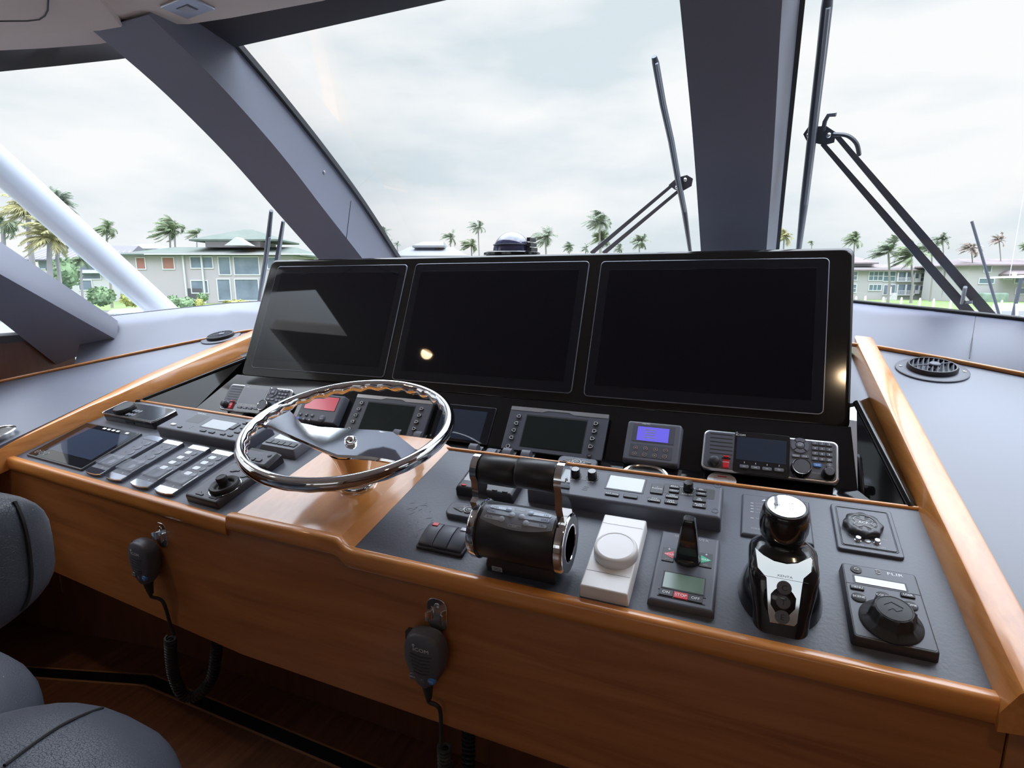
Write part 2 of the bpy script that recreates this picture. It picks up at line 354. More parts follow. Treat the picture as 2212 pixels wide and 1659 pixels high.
# left side pillar
def V2(px, py, x): return atx(px, py, x)
a0, a1 = atx(250, 690, -2.72), atx(0, 522, -2.72); b0, b1 = atx(250, 733, -2.66), atx(0, 592, -2.66)
ext = (a1-a0); ex2 = (b1-b0); k = 1.5
c0, c1 = atx(120, 786, -2.84), atx(0, 692, -2.84); ex3 = (c1-c0)
struct('trim_5', 'vinyl', lofts([[a0-ext*.02, b0-ex2*.02, c0-ex3*.02, c0+Vector((-.2, .1, 0)), a0+Vector((-.2, .1, 0))], [a0+ext*k, b0+ex2*k, c0+ex3*k, c0+ex3*k+Vector((-.2, .1, 0)), a0+ext*k+Vector((-.2, .1, 0))]]))
# valance (fabric band) below the glass, left and right, with wood cove at its foot
trimR = [(-.2, 2.12), (.15, 2.10), (.409, 2.034), (.56, 1.96), (.712, 1.872), (.95, 1.68), (1.2, 1.40)]
silR = [V(.05, 2.40, -.045), aty(1832, 652, 2.36), aty(1900, 659, 2.32), aty(2020, 671, 2.22), aty(2212, 692, 2.05), V(1.05, 1.78, -.13), V(1.30, 1.45, -.15)]
def val(name, trim, sil):
    ls = []
    for (x, y), s in zip(trim, sil):
        f = V(x, y, tz(y)-.012); ls.append([f, s, s+Vector((0, .03, 0)), f+Vector((0, .05, 0))])
    o = struct(name, 'valance_vinyl', lofts(ls)); return o
vr = val('trim_7', trimR, silR)
trimL = [(-1.5, 2.12), (-1.9, 2.06), (-2.187, 1.933), (-2.36, 1.76), (-2.55, 1.56), (-2.66, 1.44)]
def vl(px, py, x): return atx(px, py, x)
silL = [V(-1.5, 2.40, -.045), V(-2.0, 2.30, -.05), atx(600, 649, -2.40), atx(500, 655, -2.52), atx(400, 665, -2.62), atx(250, 684, -2.74)+Vector((-.12, -.06, -.01))]
vlft = val('trim_8', trimL, silL)
def cove(parent, trim, r=.007):
    part(parent, 'wood_cove', 'wood_y', tube([V(x, y-.004, tz(y)-.008) for x, y in trim], r, 8), label='thin varnished wood cove')
cove(vr, trimR); cove(vlft, trimL+[(-2.826, 1.252), (-2.86, 1.2)])
part(vr, 'seam', 'gasket', tube([aty(2108, 682, 2.135), aty(2101, 728, 2.035), aty(2094, 774, 1.925)], .0013, 6))
part(vr, 'gasket', 'gasket', tube([p+Vector((0, .0, .004)) for p in silR], .007, 8)); part(vlft, 'gasket', 'gasket', tube([p+Vector((0, .012, 0)) for p in silL], .005, 8))
# left side wall: varnished panel below the side window; small side window behind the pillar
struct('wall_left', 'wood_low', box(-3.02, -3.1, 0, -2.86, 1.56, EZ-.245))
struct('trim_6', 'vinyl_dark', box(-3.02, -3.1, EZ-.245, -2.84, 1.5, EZ-.215))
struct('window_4', 'glass', sheet([[V(-2.95, -.1, -.225), V(-2.95, 1.3, -.225)], [V(-2.95, -.1, .7), V(-2.95, .7, .7)]]))
struct('wall_rear', 'headliner', box(-3.0, -3.2, 0, 1.35, -3.1, EZ-.2), box(-3.0, -3.2, EZ-.2, -2.4, -3.1, EZ+.85), box(.85, -3.2, EZ-.2, 1.35, -3.1, EZ+.85), box(-2.4, -3.2, EZ+.55, .85, -3.1, EZ+.85), box(-.95, -3.2, EZ-.2, -.75, -3.1, EZ+.5))
struct('wall_starboard', 'wood_low', box(1.30, -3.1, 0, 1.42, 1.5, EZ-.1), box(1.30, -3.1, EZ-.1, 1.42, 1.25, EZ+.85))
struct('wall_port', 'wood_low', box(-3.02, -3.1, EZ-.2, -2.9, -.1, EZ+.85))
# dash tops either side of the console
dashR = [(.40, .84), (.40, 2.2), (.15, 2.12), (.409, 2.04), (.56, 1.97), (.72, 1.88), (.95, 1.69), (1.3, 1.35), (1.3, .84)]
def dash(name, label, pts, F):
    T = thing(name, label, 'dashboard', F)
    ys = 1.27; rear = [p for p in pts if p[1] > ys]; xs_ = [p[0] for p in pts if p[1] < ys]; xa, xb = min(xs_), max(xs_); y0 = min(p[1] for p in pts)
    def slab_(b, q, zf): loft(b, [[(x, y, zf(y)-.045+EZ) for x, y in q], [(x, y, zf(y)+EZ) for x, y in q]])
    def f(b):
        slab_(b, [(xb, ys)]+rear+[(xa, ys)] if label.find('left') >= 0 else [(xa, ys), (xb, ys)]+rear, lambda y: tz(y)-.012)
        slab_(b, [(xa, y0), (xb, y0), (xb, ys), (xa, ys)], lambda y: tz(ys)-.012-(ys-y)*.309)
    part(T, 'top_cover', 'dash_vinyl', f, world=True)
    return T
dR = dash('dashboard', 'grey vinyl dash top on the right side, holding the round defrost vent in full view', [(.405, .70), (1.29, .70), (1.29, 1.30), (1.05, 1.60), (.95, 1.69), (.712, 1.885), (.56, 1.97), (.409, 2.045), (.405, 2.045)], V(.8, 1.4, -.36))
dL = dash('dashboard', 'grey vinyl dash top on the left side below the white diagonal tube', [(-2.15, .45), (-2.15, 1.97), (-2.187, 1.945), (-2.36, 1.77), (-2.55, 1.57), (-2.80, 1.29), (-2.86, .45)], V(-2.5, 1.2, -.40))
part(dR, 'end_panel', 'wood_panel', box(.45, .72, .02, 1.28, .76, EZ-.62), world=True)
part(dL, 'end_panel', 'wood_panel', box(-2.855, .46, .02, -2.26, .49, EZ-.70), world=True)

# ================================================================ HELM CONSOLE
K = thing('helm_console', 'wide varnished wood helm console with black leather decks and a raised wood centre', 'console', Vector((-.86, 1.15, 0)))
yF = .873
# leather decks
part(K, 'deck_cover', 'leather', hexa([PR(-.74, yF, -.02), PR(.362, yF, -.02), PR(.352, 1.253, -.02), PR(-.715, 1.253, -.02)], [PR(-.74, yF), PR(.362, yF), PR(.352, 1.253), PR(-.715, 1.253)]), world=True, label='right black leather deck')
LR = .385
part(K, 'deck_cover', 'leather', hexa([PL(-1.06, -.016, -.02), PL(.02, -.016, -.02), PL(.06, LR, -.02), PL(-1.03, LR, -.02)], [PL(-1.06, -.016), PL(.02, -.016), PL(.06, LR), PL(-1.03, LR)]), world=True, label='left black leather deck')
# leather wrinkles beside the keypad
rnd = random.Random(5); wr = []
for i in range(26):
    px, py = rnd.uniform(885, 935), rnd.uniform(1082, 1160)
    a = rnd.uniform(.3, 1.2)+(.9 if py > 1120 else 0); l = rnd.uniform(.010, .03)
    p = loc(DR, px, py); pts = []
    for k in range(7):
        t = k/6-.5; pts.append((p.x+l*t*math.cos(a)+.002*math.sin(5*t+i), p.y+l*t*math.sin(a), -.0011))
    wr.append(tube([DR @ Vector(q) for q in pts], .0016, 6, radii=[.0003, .0012, .0016, .0017, .0016, .0012, .0003]))
part(K, 'leather_wrinkles', 'leather', *wr, world=True)
# raised wood centre
def ridge(y, xl, xl2, xr2, xr, dy=0):
    return [PR(xl, y, -.03), PR(xl, y, .006), PR(xl2, y+dy, .0195), PR(xr2, y+dy, .0195), PR(xr, y, .0005), PR(xr, y, -.03)]
part(K, 'centre_panel', 'wood_ridge', lofts([ridge(.861, -1.089, -1.078, -.766, -.733), ridge(1.262, -1.030, -1.02, -.742, -.704)]), world=True, sharp=20)
# front rail (nosing) pieces
PROF = [(.004, -.036), (-.015, -.035), (-.0175, -.031), (-.0185, -.022), (-.0175, -.004), (-.0145, .0015), (-.010, .0035), (.001, .0042), (.004, .003), (.005, -.01)]
def nose(pt, dirv, up=0): return [pt+dirv*a+Vector((0, 0, z+up)) for a, z in PROF]
fR = Vector((0, 1, 0)); fL = Vector((math.sin(PSI), math.cos(PSI), 0))
def zR(x): return PR(x, yF)
yL = -.013
part(K, 'front_rail', 'wood_x', lofts([nose(zR(x), fR, u) for x, u in ((-1.084, .021), (-1.078, .022), (-.9, .022), (-.772, .022), (-.762, .0195), (-.750, .010), (-.742, .003), (-.732, .0005), (-.72, 0), (-.3, 0), (.372, 0))]), world=True)
part(K, 'front_rail', 'wood_x', lofts([nose(PL(x, yL), fL, 0) for x in (-1.16, -.5, -.012, -.004)]), world=True)
# veneered front panel, bent at the wheel
zt, zb = -.585, -.900
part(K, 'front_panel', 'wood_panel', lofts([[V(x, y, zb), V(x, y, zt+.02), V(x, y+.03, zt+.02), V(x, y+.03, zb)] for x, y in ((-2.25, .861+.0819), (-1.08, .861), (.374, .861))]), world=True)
part(K, 'end_post', 'wood_panel', lofts([[V(.376, .857, z), V(.40, .845, z), V(.445, .865, z), V(.445, 1.0, z), V(.376, 1.0, z)] for z in (-1.43, -.56, -.515)]), world=True)
# side rails
def railsec(ib, it, ot, drop=.03):
    d = .007; q = (ot-it).normalized(); dn = (ib-it).normalized()
    return [ib, it+dn*d, it+dn*d*.3+q*d*.3, it+q*d, ot-q*d, ot-q*d*.3+Vector((0, 0, -d*.3)), ot+Vector((0, 0, -d)), ot+Vector((0, 0, -drop-.03)), ib+Vector((0, 0, -drop))]
def Tz(x, y, h=0): return V(x, y, tz(y))+nT*h
rs = [railsec(PR(.359, .848, -.002), PR(.372, .848, .047), PR(.424, .848, .050)), railsec(PR(.358, .90, -.002), PR(.370, .90, .047), PR(.421, .90, .050)), railsec(PR(.354, 1.08, -.002), PR(.364, 1.08, .047), PR(.415, 1.08, .050)),
      railsec(PR(.3495, 1.22, -.002), PR(.3585, 1.22, .047), PR(.410, 1.22, .050)), railsec(Tz(.348, 1.32, -.049), Tz(.357, 1.32), Tz(.409, 1.32)), railsec(Tz(.346, 1.6, -.049), Tz(.355, 1.6), Tz(.407, 1.6)), railsec(Tz(.340, 2.15, -.049), Tz(.348, 2.15), Tz(.402, 2.17))]
part(K, 'side_rail', 'wood_y', lofts(rs), world=True, sharp=25)
ls = [railsec(PL(-1.063, -.12, -.002), PL(-1.078, -.12, .041), PL(-1.168, -.12, .044)), railsec(PL(-1.058, -.035, -.002), PL(-1.07, -.035, .043), PL(-1.16, -.035, .046)), railsec(PL(-1.055, .05, -.002), PL(-1.067, .05, .045), PL(-1.155, .05, .048)), railsec(PL(-1.045, .25, -.002), PL(-1.062, .25, .047), PL(-1.135, .25, .05)),
      railsec(PL(-1.03, .345, -.002), PL(-1.048, .345, .047), PL(-1.108, .345, .05)), railsec(Tz(-2.048, 1.42, -.049), Tz(-2.07, 1.42), Tz(-2.15, 1.42)), railsec(Tz(-2.045, 1.6, -.049), Tz(-2.068, 1.6), Tz(-2.15, 1.62)), railsec(Tz(-2.035, 1.93, -.049), Tz(-2.062, 1.93), Tz(-2.14, 1.95))]
part(K, 'side_rail', 'wood_y', lofts(ls), world=True, sharp=25)
# thin wood strips along the back of the leather
def bead(pts): return tube(pts, .0052, 8)
part(K, 'back_strip', 'wood_x', bead([PR(-.712, 1.254, .0005), PR(.352, 1.256, .0005)]), world=True)
part(K, 'back_strip', 'wood_x', bead([PL(-1.03, LR, .0005), PL(.05, LR, .0005)]), world=True)
# gloss black instrument tray behind the decks
pe = [hit(400, 874, TRAY.translation, nD)]
fbL = Vector((-1.80, FB[0], FB[1]+EZ)); ftL = Vector((-1.685, FT[0], FT[1]+EZ)); fbR = Vector((.262, FB[0], FB[1]+EZ)); ftR = Vector((.252, FT[0], FT[1]+EZ))
frL = PL(-1.02, LR+.01, -.03); frR = PR(.345, 1.262, -.03)
kp1, kp2 = PL(.03, LR-.01, -.03), PR(-.70, 1.250, -.03)
part(K, 'tray_floor', 'gloss_black', lambda b: loft(b, [[frL, kp1, kp2, frR, fbR, fbL], [p-Vector((0, 0, .02)) for p in (frL, kp1, kp2, frR, fbR, fbL)]]), world=True)
part(K, 'tray_lip', 'gloss_black', hexa([PR(-.74, 1.250, -.035), PR(.345, 1.250, -.035), PR(.345, 1.258, -.035), PR(-.74, 1.258, -.035)], [PR(-.74, 1.250, -.001), PR(.345, 1.250, -.001), PR(.345, 1.256, -.001), PR(-.74, 1.256, -.001)]), world=True)
bk = Vector((0, .02, -.015))
part(K, 'instrument_face', 'gloss_black', hexa([fbL+bk, fbR+bk, ftR+bk, ftL+bk], [fbL, fbR, ftR, ftL]), world=True)
# tray side walls, rims and the small ledges next to the rails
raL = Tz(-2.047, 1.31, -.05); rbL = V(-1.665, 1.462, -.272); rcL = Tz(-2.04, 1.75, -.05)
raR = PR(.338, 1.258, 0); rbR = V(.262, 1.462, -.272); rcR = Tz(.344, 1.75, -.05)
e2 = Vector((0, 0, -.03))
def onpl(a, b_, c, y, z): n = (b_-a).cross(c-a); return Vector((a.x-(n.y*(y-a.y)+n.z*(z-a.z))/n.x, y, z))
bfL = onpl(raL, rbL, fbL, 1.25, fbL.z-.03); bfR = onpl(raR, rbR, fbR, 1.24, fbR.z-.03)
part(K, 'tray_side', 'gloss_black', lofts([[raL, bfL, bfL+Vector((-.01, .01, 0)), raL+Vector((-.01, .01, 0))], [rbL, fbL, fbL+Vector((-.01, .01, -.01)), rbL+Vector((-.01, .01, 0))]]), world=True)
part(K, 'tray_side', 'gloss_black', lofts([[raR, bfR, bfR+Vector((.01, .01, 0)), raR+Vector((.01, .01, 0))], [rbR, fbR, fbR+Vector((.01, .01, -.01)), rbR+Vector((.01, .01, 0))]]), world=True)
part(K, 'tray_rim', 'gloss_black', tube([raL+Vector((.003, 0, .001)), rbL+Vector((.003, 0, .001))], .006, 8), world=True)
part(K, 'tray_rim', 'gloss_black', tube([raR, rbR], .008, 8), world=True)
part(K, 'tray_ledge', 'gloss_black', lambda b: loft(b, [[raL, rbL, rcL], [p-Vector((0, 0, .01)) for p in (raL, rbL, rcL)]]), world=True)
part(K, 'tray_ledge', 'panel_black', lambda b: loft(b, [[raR, rbR, rcR, PR(.352, 1.258, 0)], [p-Vector((0, 0, .01)) for p in (raR, rbR, rcR, PR(.352, 1.258, 0))]]), world=True)
part(K, 'rear_ledge', 'dash_vinyl', lambda b: loft(b, [[rbR, rcR, Tz(.344, 2.1, -.05), V(.2, 2.1, -.25), V(.2, 1.5, -.30)], [p-Vector((0, 0, .01)) for p in (rbR, rcR, Tz(.344, 2.1, -.05), V(.2, 2.1, -.25), V(.2, 1.5, -.30))]]), world=True)
part(K, 'rear_ledge', 'rubber', lambda b: loft(b, [[rbL, rcL, Tz(-2.04, 1.95, -.05), V(-1.6, 2.1, -.25), V(-1.6, 1.5, -.30)], [p-Vector((0, 0, .01)) for p in (rbL, rcL, Tz(-2.04, 1.95, -.05), V(-1.6, 2.1, -.25), V(-1.6, 1.5, -.30))]]), world=True)
part(K, 'tray_end_panel', 'rubber', lofts([[V(x, y, -.80), V(x, y, z), V(x, y+.012, z), V(x, y+.012, -.80)] for x, y, z in ((-2.04, 1.50, -.385), (-1.655, 1.475, -.255), (-1.56, 1.475, -.255))]), world=True)
# lower cabinet under the console
LC = thing('lower_cabinet', 'dark wood panelled cabinet recessed under the front panel of the helm console', 'cabinet', Vector((-.9, 1.3, 0)))
bays = [((-2.95, 1.13), (-2.52, 1.20)), ((-2.51, 1.20), (-2.0, 1.285)), ((-1.99, 1.285), (-1.86, 1.285)), ((-1.85, 1.285), (-1.12, 1.285)), ((-1.11, 1.285), (-.62, 1.285)), ((-.61, 1.285), (0, 1.285)), ((.01, 1.285), (.6, 1.285))]
for (xa, ya), (xb, yb) in bays:
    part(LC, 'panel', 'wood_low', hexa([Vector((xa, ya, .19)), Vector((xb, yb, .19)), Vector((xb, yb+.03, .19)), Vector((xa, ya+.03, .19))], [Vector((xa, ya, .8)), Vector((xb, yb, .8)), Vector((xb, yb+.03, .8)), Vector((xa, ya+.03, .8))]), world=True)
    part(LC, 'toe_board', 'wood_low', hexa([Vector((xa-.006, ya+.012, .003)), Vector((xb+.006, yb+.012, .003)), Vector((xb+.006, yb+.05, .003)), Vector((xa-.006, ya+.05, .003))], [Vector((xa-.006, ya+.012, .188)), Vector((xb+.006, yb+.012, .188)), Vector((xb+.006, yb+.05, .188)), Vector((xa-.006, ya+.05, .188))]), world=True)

# ================================================================ DISPLAY POD AND THREE DISPLAYS
x0p, x1p, v0, v1 = -1.672, .252, -.036, .432
POD = thing('display_pod', 'tall gloss black housing with rounded corners that carries the three big displays', 'console', PAN @ Matrix.Translation((-.71, 0, 0)))
ox = .71
pw = (x1p-x0p); pc = (x0p+x1p)/2+ox; ph = v1-v0; pm = (v0+v1)/2
def podshape(b):
    ls = []
    for ins, z in ((0, -.10), (0, -.02), (.002, -.007), (.006, -.002), (.012, 0), (.0135, 0)):
        ls.append([(pc+x*1.0, pm+y, z) for x, y in rrect(pw-2*ins, ph-2*ins, .020, 5)])
    loft(b, ls)
part(POD, 'front_fascia', 'panel_black', podshape)
invp = POD.matrix_world.inverted()
topb = [PAN @ Vector((x, v1-.004, -.09)) for x in (x0p+.05, x1p-.05)]
part(POD, 'rear_cowl', 'vinyl_dark', lambda b: loft(b, [[topb[0], topb[1], V(x1p-.06, 2.10, .02), V(x0p+.12, 2.10, .02)], [p-Vector((0, 0, .25)) for p in (topb[0], topb[1], V(x1p-.06, 2.10, .02), V(x0p+.12, 2.10, .02))]]), world=True)
dn = ['left', 'middle', 'right']
SC = [[(602.3, 577), (880.5, 571.7), (827.3, 816.6), (542.7, 791.3)], [(898.9, 570.6), (1270.3, 565.2), (1236, 851), (848, 817.6)], [(1297.5, 564), (1784, 560), (1785, 894), (1264, 855.7)]]
dlab = ['large black flat display at the left end of the display pod, behind the steering wheel', 'large black flat display in the middle of the pod between the two others', 'large black flat display at the right end of the pod, below the centre windscreen post']
for i in range(3):
    cx, cy, w, h = quad(PAN, .003, SC[i])
    T = thing('chart_display', dlab[i], 'display', offs(PAN, cx, cy, .0005), 'large displays in the helm pod')
    part(T, 'bezel_edge', 'edge_line', rb(0, 0, 0, w+.003, h+.003, .0035, .012, .001))
    part(T, 'glass_front', 'bezel_glass', rb(0, 0, .001, w-.001, h-.001, .0036, .011, .0005))
    part(T, 'screen', 'screen', rb(0, .002, .0044, w-.052, h-.058, .0006, .001, .0001))
# ================================================================ INSTRUMENT HELPERS
def dev(plane, pts, h=0):                                       # frame at the centre of a pixel quad on a plane, plus size
    cx, cy, w, hh = quad(plane, h, pts); return offs(plane, cx, cy), w, hh
def lp(F, px, py, h=0): p = loc(F, px, py, h); return p.x, p.y
def lettering(T, *items, mat='ink', name='lettering', parent=None):  # items: (text, x, y, z, cap[, ang, sx, align])
    for i in items:
        o = part(parent or T, name, mat, txt(i[0], i[1], i[2], i[3], i[4], i[5] if len(i) > 5 else 0, i[7] if len(i) > 7 else 'CENTER', i[6] if len(i) > 6 else 1.0))
    return o
def line(pts, r=.0004, closed=False): return tube(pts, r, 5, closed)
def circ(x, y, z, r, n=20): return [(x+r*math.cos(2*math.pi*k/n), y+r*math.sin(2*math.pi*k/n), z) for k in range(n)]
def arc(x, y, z, r, a0, a1, n=12): return [(x+r*math.cos(math.radians(a0+(a1-a0)*k/n)), y+r*math.sin(math.radians(a0+(a1-a0)*k/n)), z) for k in range(n+1)]
def knob(x, y, z, r, h, flutes=12, amp=.05):
    return lathe(x, y, [(r*1.02, z), (r, z+h*.1), (r*.92, z+h*.85), (r*.82, z+h), (.0001, z+h)], 36, (lambda a, zz: amp*math.cos(flutes*a)) if flutes else None)
def power_symbol(x, y, z, r, w=.0005): return [line(arc(x, y, z, r, 120, 420), w), line([(x, y+r*.1, z), (x, y+r*1.15, z)], w)]

# ---------------------------------------------------------------- searchlight pad (far right, back)
Fp, w, h = dev(DR, [(1793, 1092.7), (1921.4, 1106.8), (1954.7, 1210.2), (1809.3, 1190.3)])
T = thing('searchlight_pad', 'square black control pad with scalloped knob marked ACR, back right of the deck', 'control pad', Fp)
part(T, 'plate', 'plastic_grey', rb(0, 0, 0, w, h, .006, .006, .002), rb(0, .001, .005, w*.82, h*.82, .0016, .003, .0004))
part(T, 'groove', 'plastic', line([(x, y+.001, .0065) for x, y in rrect(w*.82, h*.82, .004)], .0006, True), line([(x, y+.001, .0063) for x, y in rrect(w*.86, h*.86, .004)], .0005, True))
kx, ky = lp(Fp, 1864, 1135, .012)
kb = part(T, 'knob', 'plastic', lathe(kx, ky, [(.028, .006), (.032, .008), (.032, .016), (.029, .019), (.022, .0195), (.0215, .0185), (.0001, .0185)], 96, lambda a, z: (.05 if z > .007 else .02)*math.cos(8*a) if z < .0194 else 0))
xs = []
for k in range(12):
    a, r_ = [(0.30, .0085), (0.62, .0185), (0.95, .0185), (1.2708, .0085)][k % 4] if False else (0, 0)
xc = [(.006, 0), (.0125, .006), (.0085, .0125), (0, .0075), (-.0085, .0125), (-.0125, .006), (-.006, 0), (-.0125, -.006), (-.0085, -.0125), (0, -.0075), (.0085, -.0125), (.0125, -.006)]
xc = [(x*1.35, y*1.1) for x, y in xc]; xc = [(x+(.004 if x > .007 and abs(y) < 1e-6 else -.004 if x < -.007 and abs(y) < 1e-6 else 0), y) for x, y in xc]
part(kb, 'emblem', 'ink', line([(kx+x, ky+y, .0190) for x, y in xc], .0005, True), txt('ACR', kx, ky, .0189, .0062))
for i, (px, py) in enumerate(((1853.5, 1165), (1874.5, 1168.5), (1894.5, 1171))):
    x, y = lp(Fp, px, py, .008)
    if i == 1: part(T, 'indicator_lamp', 'lcd_grey', lathe(x, y, [(.0055, .006), (.0055, .007), (.0045, .0085), (.0001, .009)], 20))
    else: part(T, 'button', 'steel', lathe(x, y, [(.0058, .006), (.0058, .0075), (.0048, .008), (.0048, .012), (.004, .0135), (.0001, .0138)], 20))
x1, y1 = lp(Fp, 1876, 1162, .007); x2, y2 = lp(Fp, 1855, 1175, .007); x3, y3 = lp(Fp, 1899, 1181, .007)
lettering(T, ('POINT PAD™ URP-102', x1, y1+.0025, .0067, .0042), ('SPEED', x2, y2-.001, .0067, .0042), ('ON/OFF', x3, y3-.001, .0067, .0042), mat='ink_dim')

# ---------------------------------------------------------------- thermal camera controller (front right corner)
H = .018
c_ = [loc(DR, 1814, 1216, .018), loc(DR, 1973, 1235, .018), loc(DR, 2033.5, 1430, 0), loc(DR, 1840, 1399, 0)]
w = (c_[1].x-c_[0].x+c_[2].x-c_[3].x)/2; h = (c_[0].y+c_[1].y-c_[2].y-c_[3].y)/2; Fp = offs(DR, sum(p.x for p in c_)/4, sum(p.y for p in c_)/4)
T = thing('camera_controller', 'black camera controller with a ribbed joystick knob, front right corner', 'controller', Fp)
part(T, 'body', 'plastic', rb(0, 0, 0, w, h, H, .006, .002, 4, .002))
part(T, 'face_plate', 'plastic_grey', rb(0, .0005, H-.001, w-.009, h-.010, .0016, .004, .0004))
def Q(F, z, pts): c = [lp(F, *p, z) for p in pts]; return (sum(p[0] for p in c)/4, sum(p[1] for p in c)/4, (c[1][0]-c[0][0]+c[2][0]-c[3][0])/2, (c[0][1]-c[3][1]+c[1][1]-c[2][1])/2)
cx, cy, qw, qh = Q(Fp, H, [(1844, 1244.6), (1955.3, 1260.2), (1957.6, 1276.2), (1846.5, 1259)])
part(T, 'display_recess', 'ink_dark', rb(cx, cy, H-.0005, qw+.004, qh+.003, .0014, .001, .0002)); part(T, 'display', 'lcd_pale', rb(cx, cy-.001, H-.0002, qw-.002, qh-.001, .0016, .001, .0001), label='pale grey text display')
part(T, 'seam', 'ink_dark', line([(-w/2+.004, cy-qh/2-.004, H+.0007), (w/2-.004, cy-qh/2-.004, H+.0007)], .0004))
its = []
for s_, px, py, kind in (('MENU', 1851.5, 1269.4, 0), ('USER', 1961, 1286.5, 0), ('SCENE', 1855, 1290, 1), ('COLOR', 1908.3, 1287.7, 1), ('HOME', 1966.8, 1308.3, 1)):
    x, y = lp(Fp, px, py, H+.002)
    part(T, 'button', 'rubber', rb(x, y, H, .020, .0085, .003, .0015, .001) if kind == 0 else lathe(x, y, [(.0105, H), (.0105, H+.002), (.009, H+.003), (.0001, H+.0034)], 28, None, (1, .92)))
    its.append((s_, x, y, H+.0036, .0042))
x, y = lp(Fp, 1849.4, 1229.7, H+.002); part(T, 'button', 'rubber', lathe(x, y, [(.0085, H), (.0085, H+.002), (.0001, H+.003)], 28)); PW = (x, y)
lx, ly = lp(Fp, 1924, 1241, H)
lettering(T, *its)
ar = part(T, 'emblem', 'ink', txt('FLIR', lx+.006, ly, H+.0008, .0062, 0, 'CENTER', 1.5), 
     line([(lx-.022, ly+.003, H+.001), (lx-.0185, ly+.0052, H+.001), (lx-.015, ly+.003, H+.001)], .0008), line([(lx-.022, ly-.003, H+.001), (lx-.0185, ly-.0052, H+.001), (lx-.015, ly-.003, H+.001)], .0008), line([(lx-.022, ly, H+.001), (lx-.0185, ly+.0015, H+.001), (lx-.015, ly, H+.001)], .0007))
part(T, 'power_mark', 'ink', *power_symbol(PW[0], PW[1], H+.0032, .0028))
kx, ky = lp(Fp, 1924, 1344, H)
def ribs(a, z): return .10*max(0, math.cos(8*a))**6 if H+.008 < z < H+.027 else 0
kn = part(T, 'knob', 'rubber', lathe(kx, ky, [(.041, H), (.043, H+.002), (.041, H+.005), (.032, H+.009), (.0295, H+.012), (.0275, H+.026), (.0255, H+.0295), (.023, H+.030), (.0001, H+.0305)], 96, ribs))
part(kn, 'knob_emblem', 'ink_dark', line(circ(kx, ky, H+.0302, .0235, 32), .0004, True), line([(kx-.013, ky+.004, H+.0307), (kx-.002, ky+.012, H+.0307), (kx+.012, ky+.003, H+.0307)], .0004), line([(kx-.009, ky-.006, H+.0307), (kx-.002, ky-.001, H+.0307), (kx+.002, ky-.006, H+.0307), (kx+.010, ky-.001, H+.0307)], .0004))

# ---------------------------------------------------------------- thruster control panel with lever
H = .014
Fp, w, h = dev(DR, [(1430, 1149.5), (1556, 1168.6), (1543.5, 1330), (1396, 1300)], .008)
T = thing('thruster_panel', 'black thruster panel with upright lever and red STOP key beside the white box', 'control panel', Fp)
part(T, 'plate', 'plastic_grey', rb(0, 0, 0, w, h, H, .003, .005, 3, .001))
ptz = H+.0005
for nm, m_, px, py, sg in (('hold_key', 'red', 1444, 1198.3, -1), ('hold_key', 'green', 1524.7, 1211, 1)):
    x, y = lp(Fp, px, py, H)
    k_ = part(T, nm, 'key', rb(x, y, H-.001, .022, .036, .0025, .001, .0006))
    part(k_, 'arrow', m_, poly([(x-sg*.009, y+.010), (x-sg*.009, y-.010), (x+sg*.010, y)][::1 if sg < 0 else -1], H+.0012, H+.0019), label='%s arrow' % m_)
    part(k_, 'lettering', 'ink', txt('HOLD', x-sg*.002, y, H+.002, .0042), txt('+', x, y+.0135, H+.0016, .007), line([(x-.004, y-.0135, H+.0016), (x+.004, y-.0135, H+.0016)], .0007))
cx, cy, qw, qh = Q(Fp, H, [(1436, 1236), (1521.8, 1250.7), (1519.3, 1284.4), (1431.4, 1268.8)])
part(T, 'display_recess', 'ink_dark', rb(cx, cy, H-.0005, qw+.005, qh+.005, .0012, .001, .0002)); part(T, 'display', 'lcd_green', rb(cx, cy, H, qw, qh, .001, .001, .0001), label='grey-green LCD')
for s_, px, py, m_ in (('ON', 1438.6, 1281, 'key'), ('STOP', 1470.4, 1288, 'red'), ('OFF', 1502, 1295, 'key')):
    x, y = lp(Fp, px, py, H)
    k_ = part(T, 'key', m_, rb(x, y, H-.001, .0235, .0135, .003, .001, .0006), label='red STOP key' if m_ == 'red' else None)
    part(k_, 'lettering', 'ink', txt(s_, x, y+.0005, H+.0022, .0058))
part(T, 'key_groove', 'ink_dark', line([(-w*.36, cy-qh/2-.006, H+.0002), (w*.36, cy-qh/2-.006, H+.0002)], .0008), line([(-w*.36, cy-qh/2-.021, H+.0002), (w*.36, cy-qh/2-.021, H+.0002)], .0008))
x, y = lp(Fp, 1494, 1164, H); lettering(T, ('SIDE-POWER', x, y, H+.0006, .0062, 0, 1.25), mat='ink_dim')
x, y = lp(Fp, 1485, 1209, H)
lv = []
for z, wd, dp, dy in ((0, .040, .026, 0), (.008, .041, .026, 0), (.03, .038, .026, .001), (.055, .032, .024, .003), (.075, .026, .022, .006), (.088, .021, .020, .008), (.092, .017, .015, .0085)):
    lv.append([(x+a, y+dy+c, H+z) for a, c in rrect(wd, dp, .004, 3)])
l_ = part(T, 'lever', 'plastic_gloss', lofts(lv)); 
part(T, 'lever_boot', 'plastic', lathe(x, y, [(.024, H), (.024, H+.006), (.019, H+.010), (.0001, H+.010)], 24, None, (1, .8)))
part(l_, 'grip_dots', 'plastic_mid', *[lathe(x+a*.004, y+.0085+c*.004, [(.0009, H+.092), (.0006, H+.0927), (.0001, H+.0928)], 8) for a in (-1, 0, 1) for c in (-1, 0, 1)])

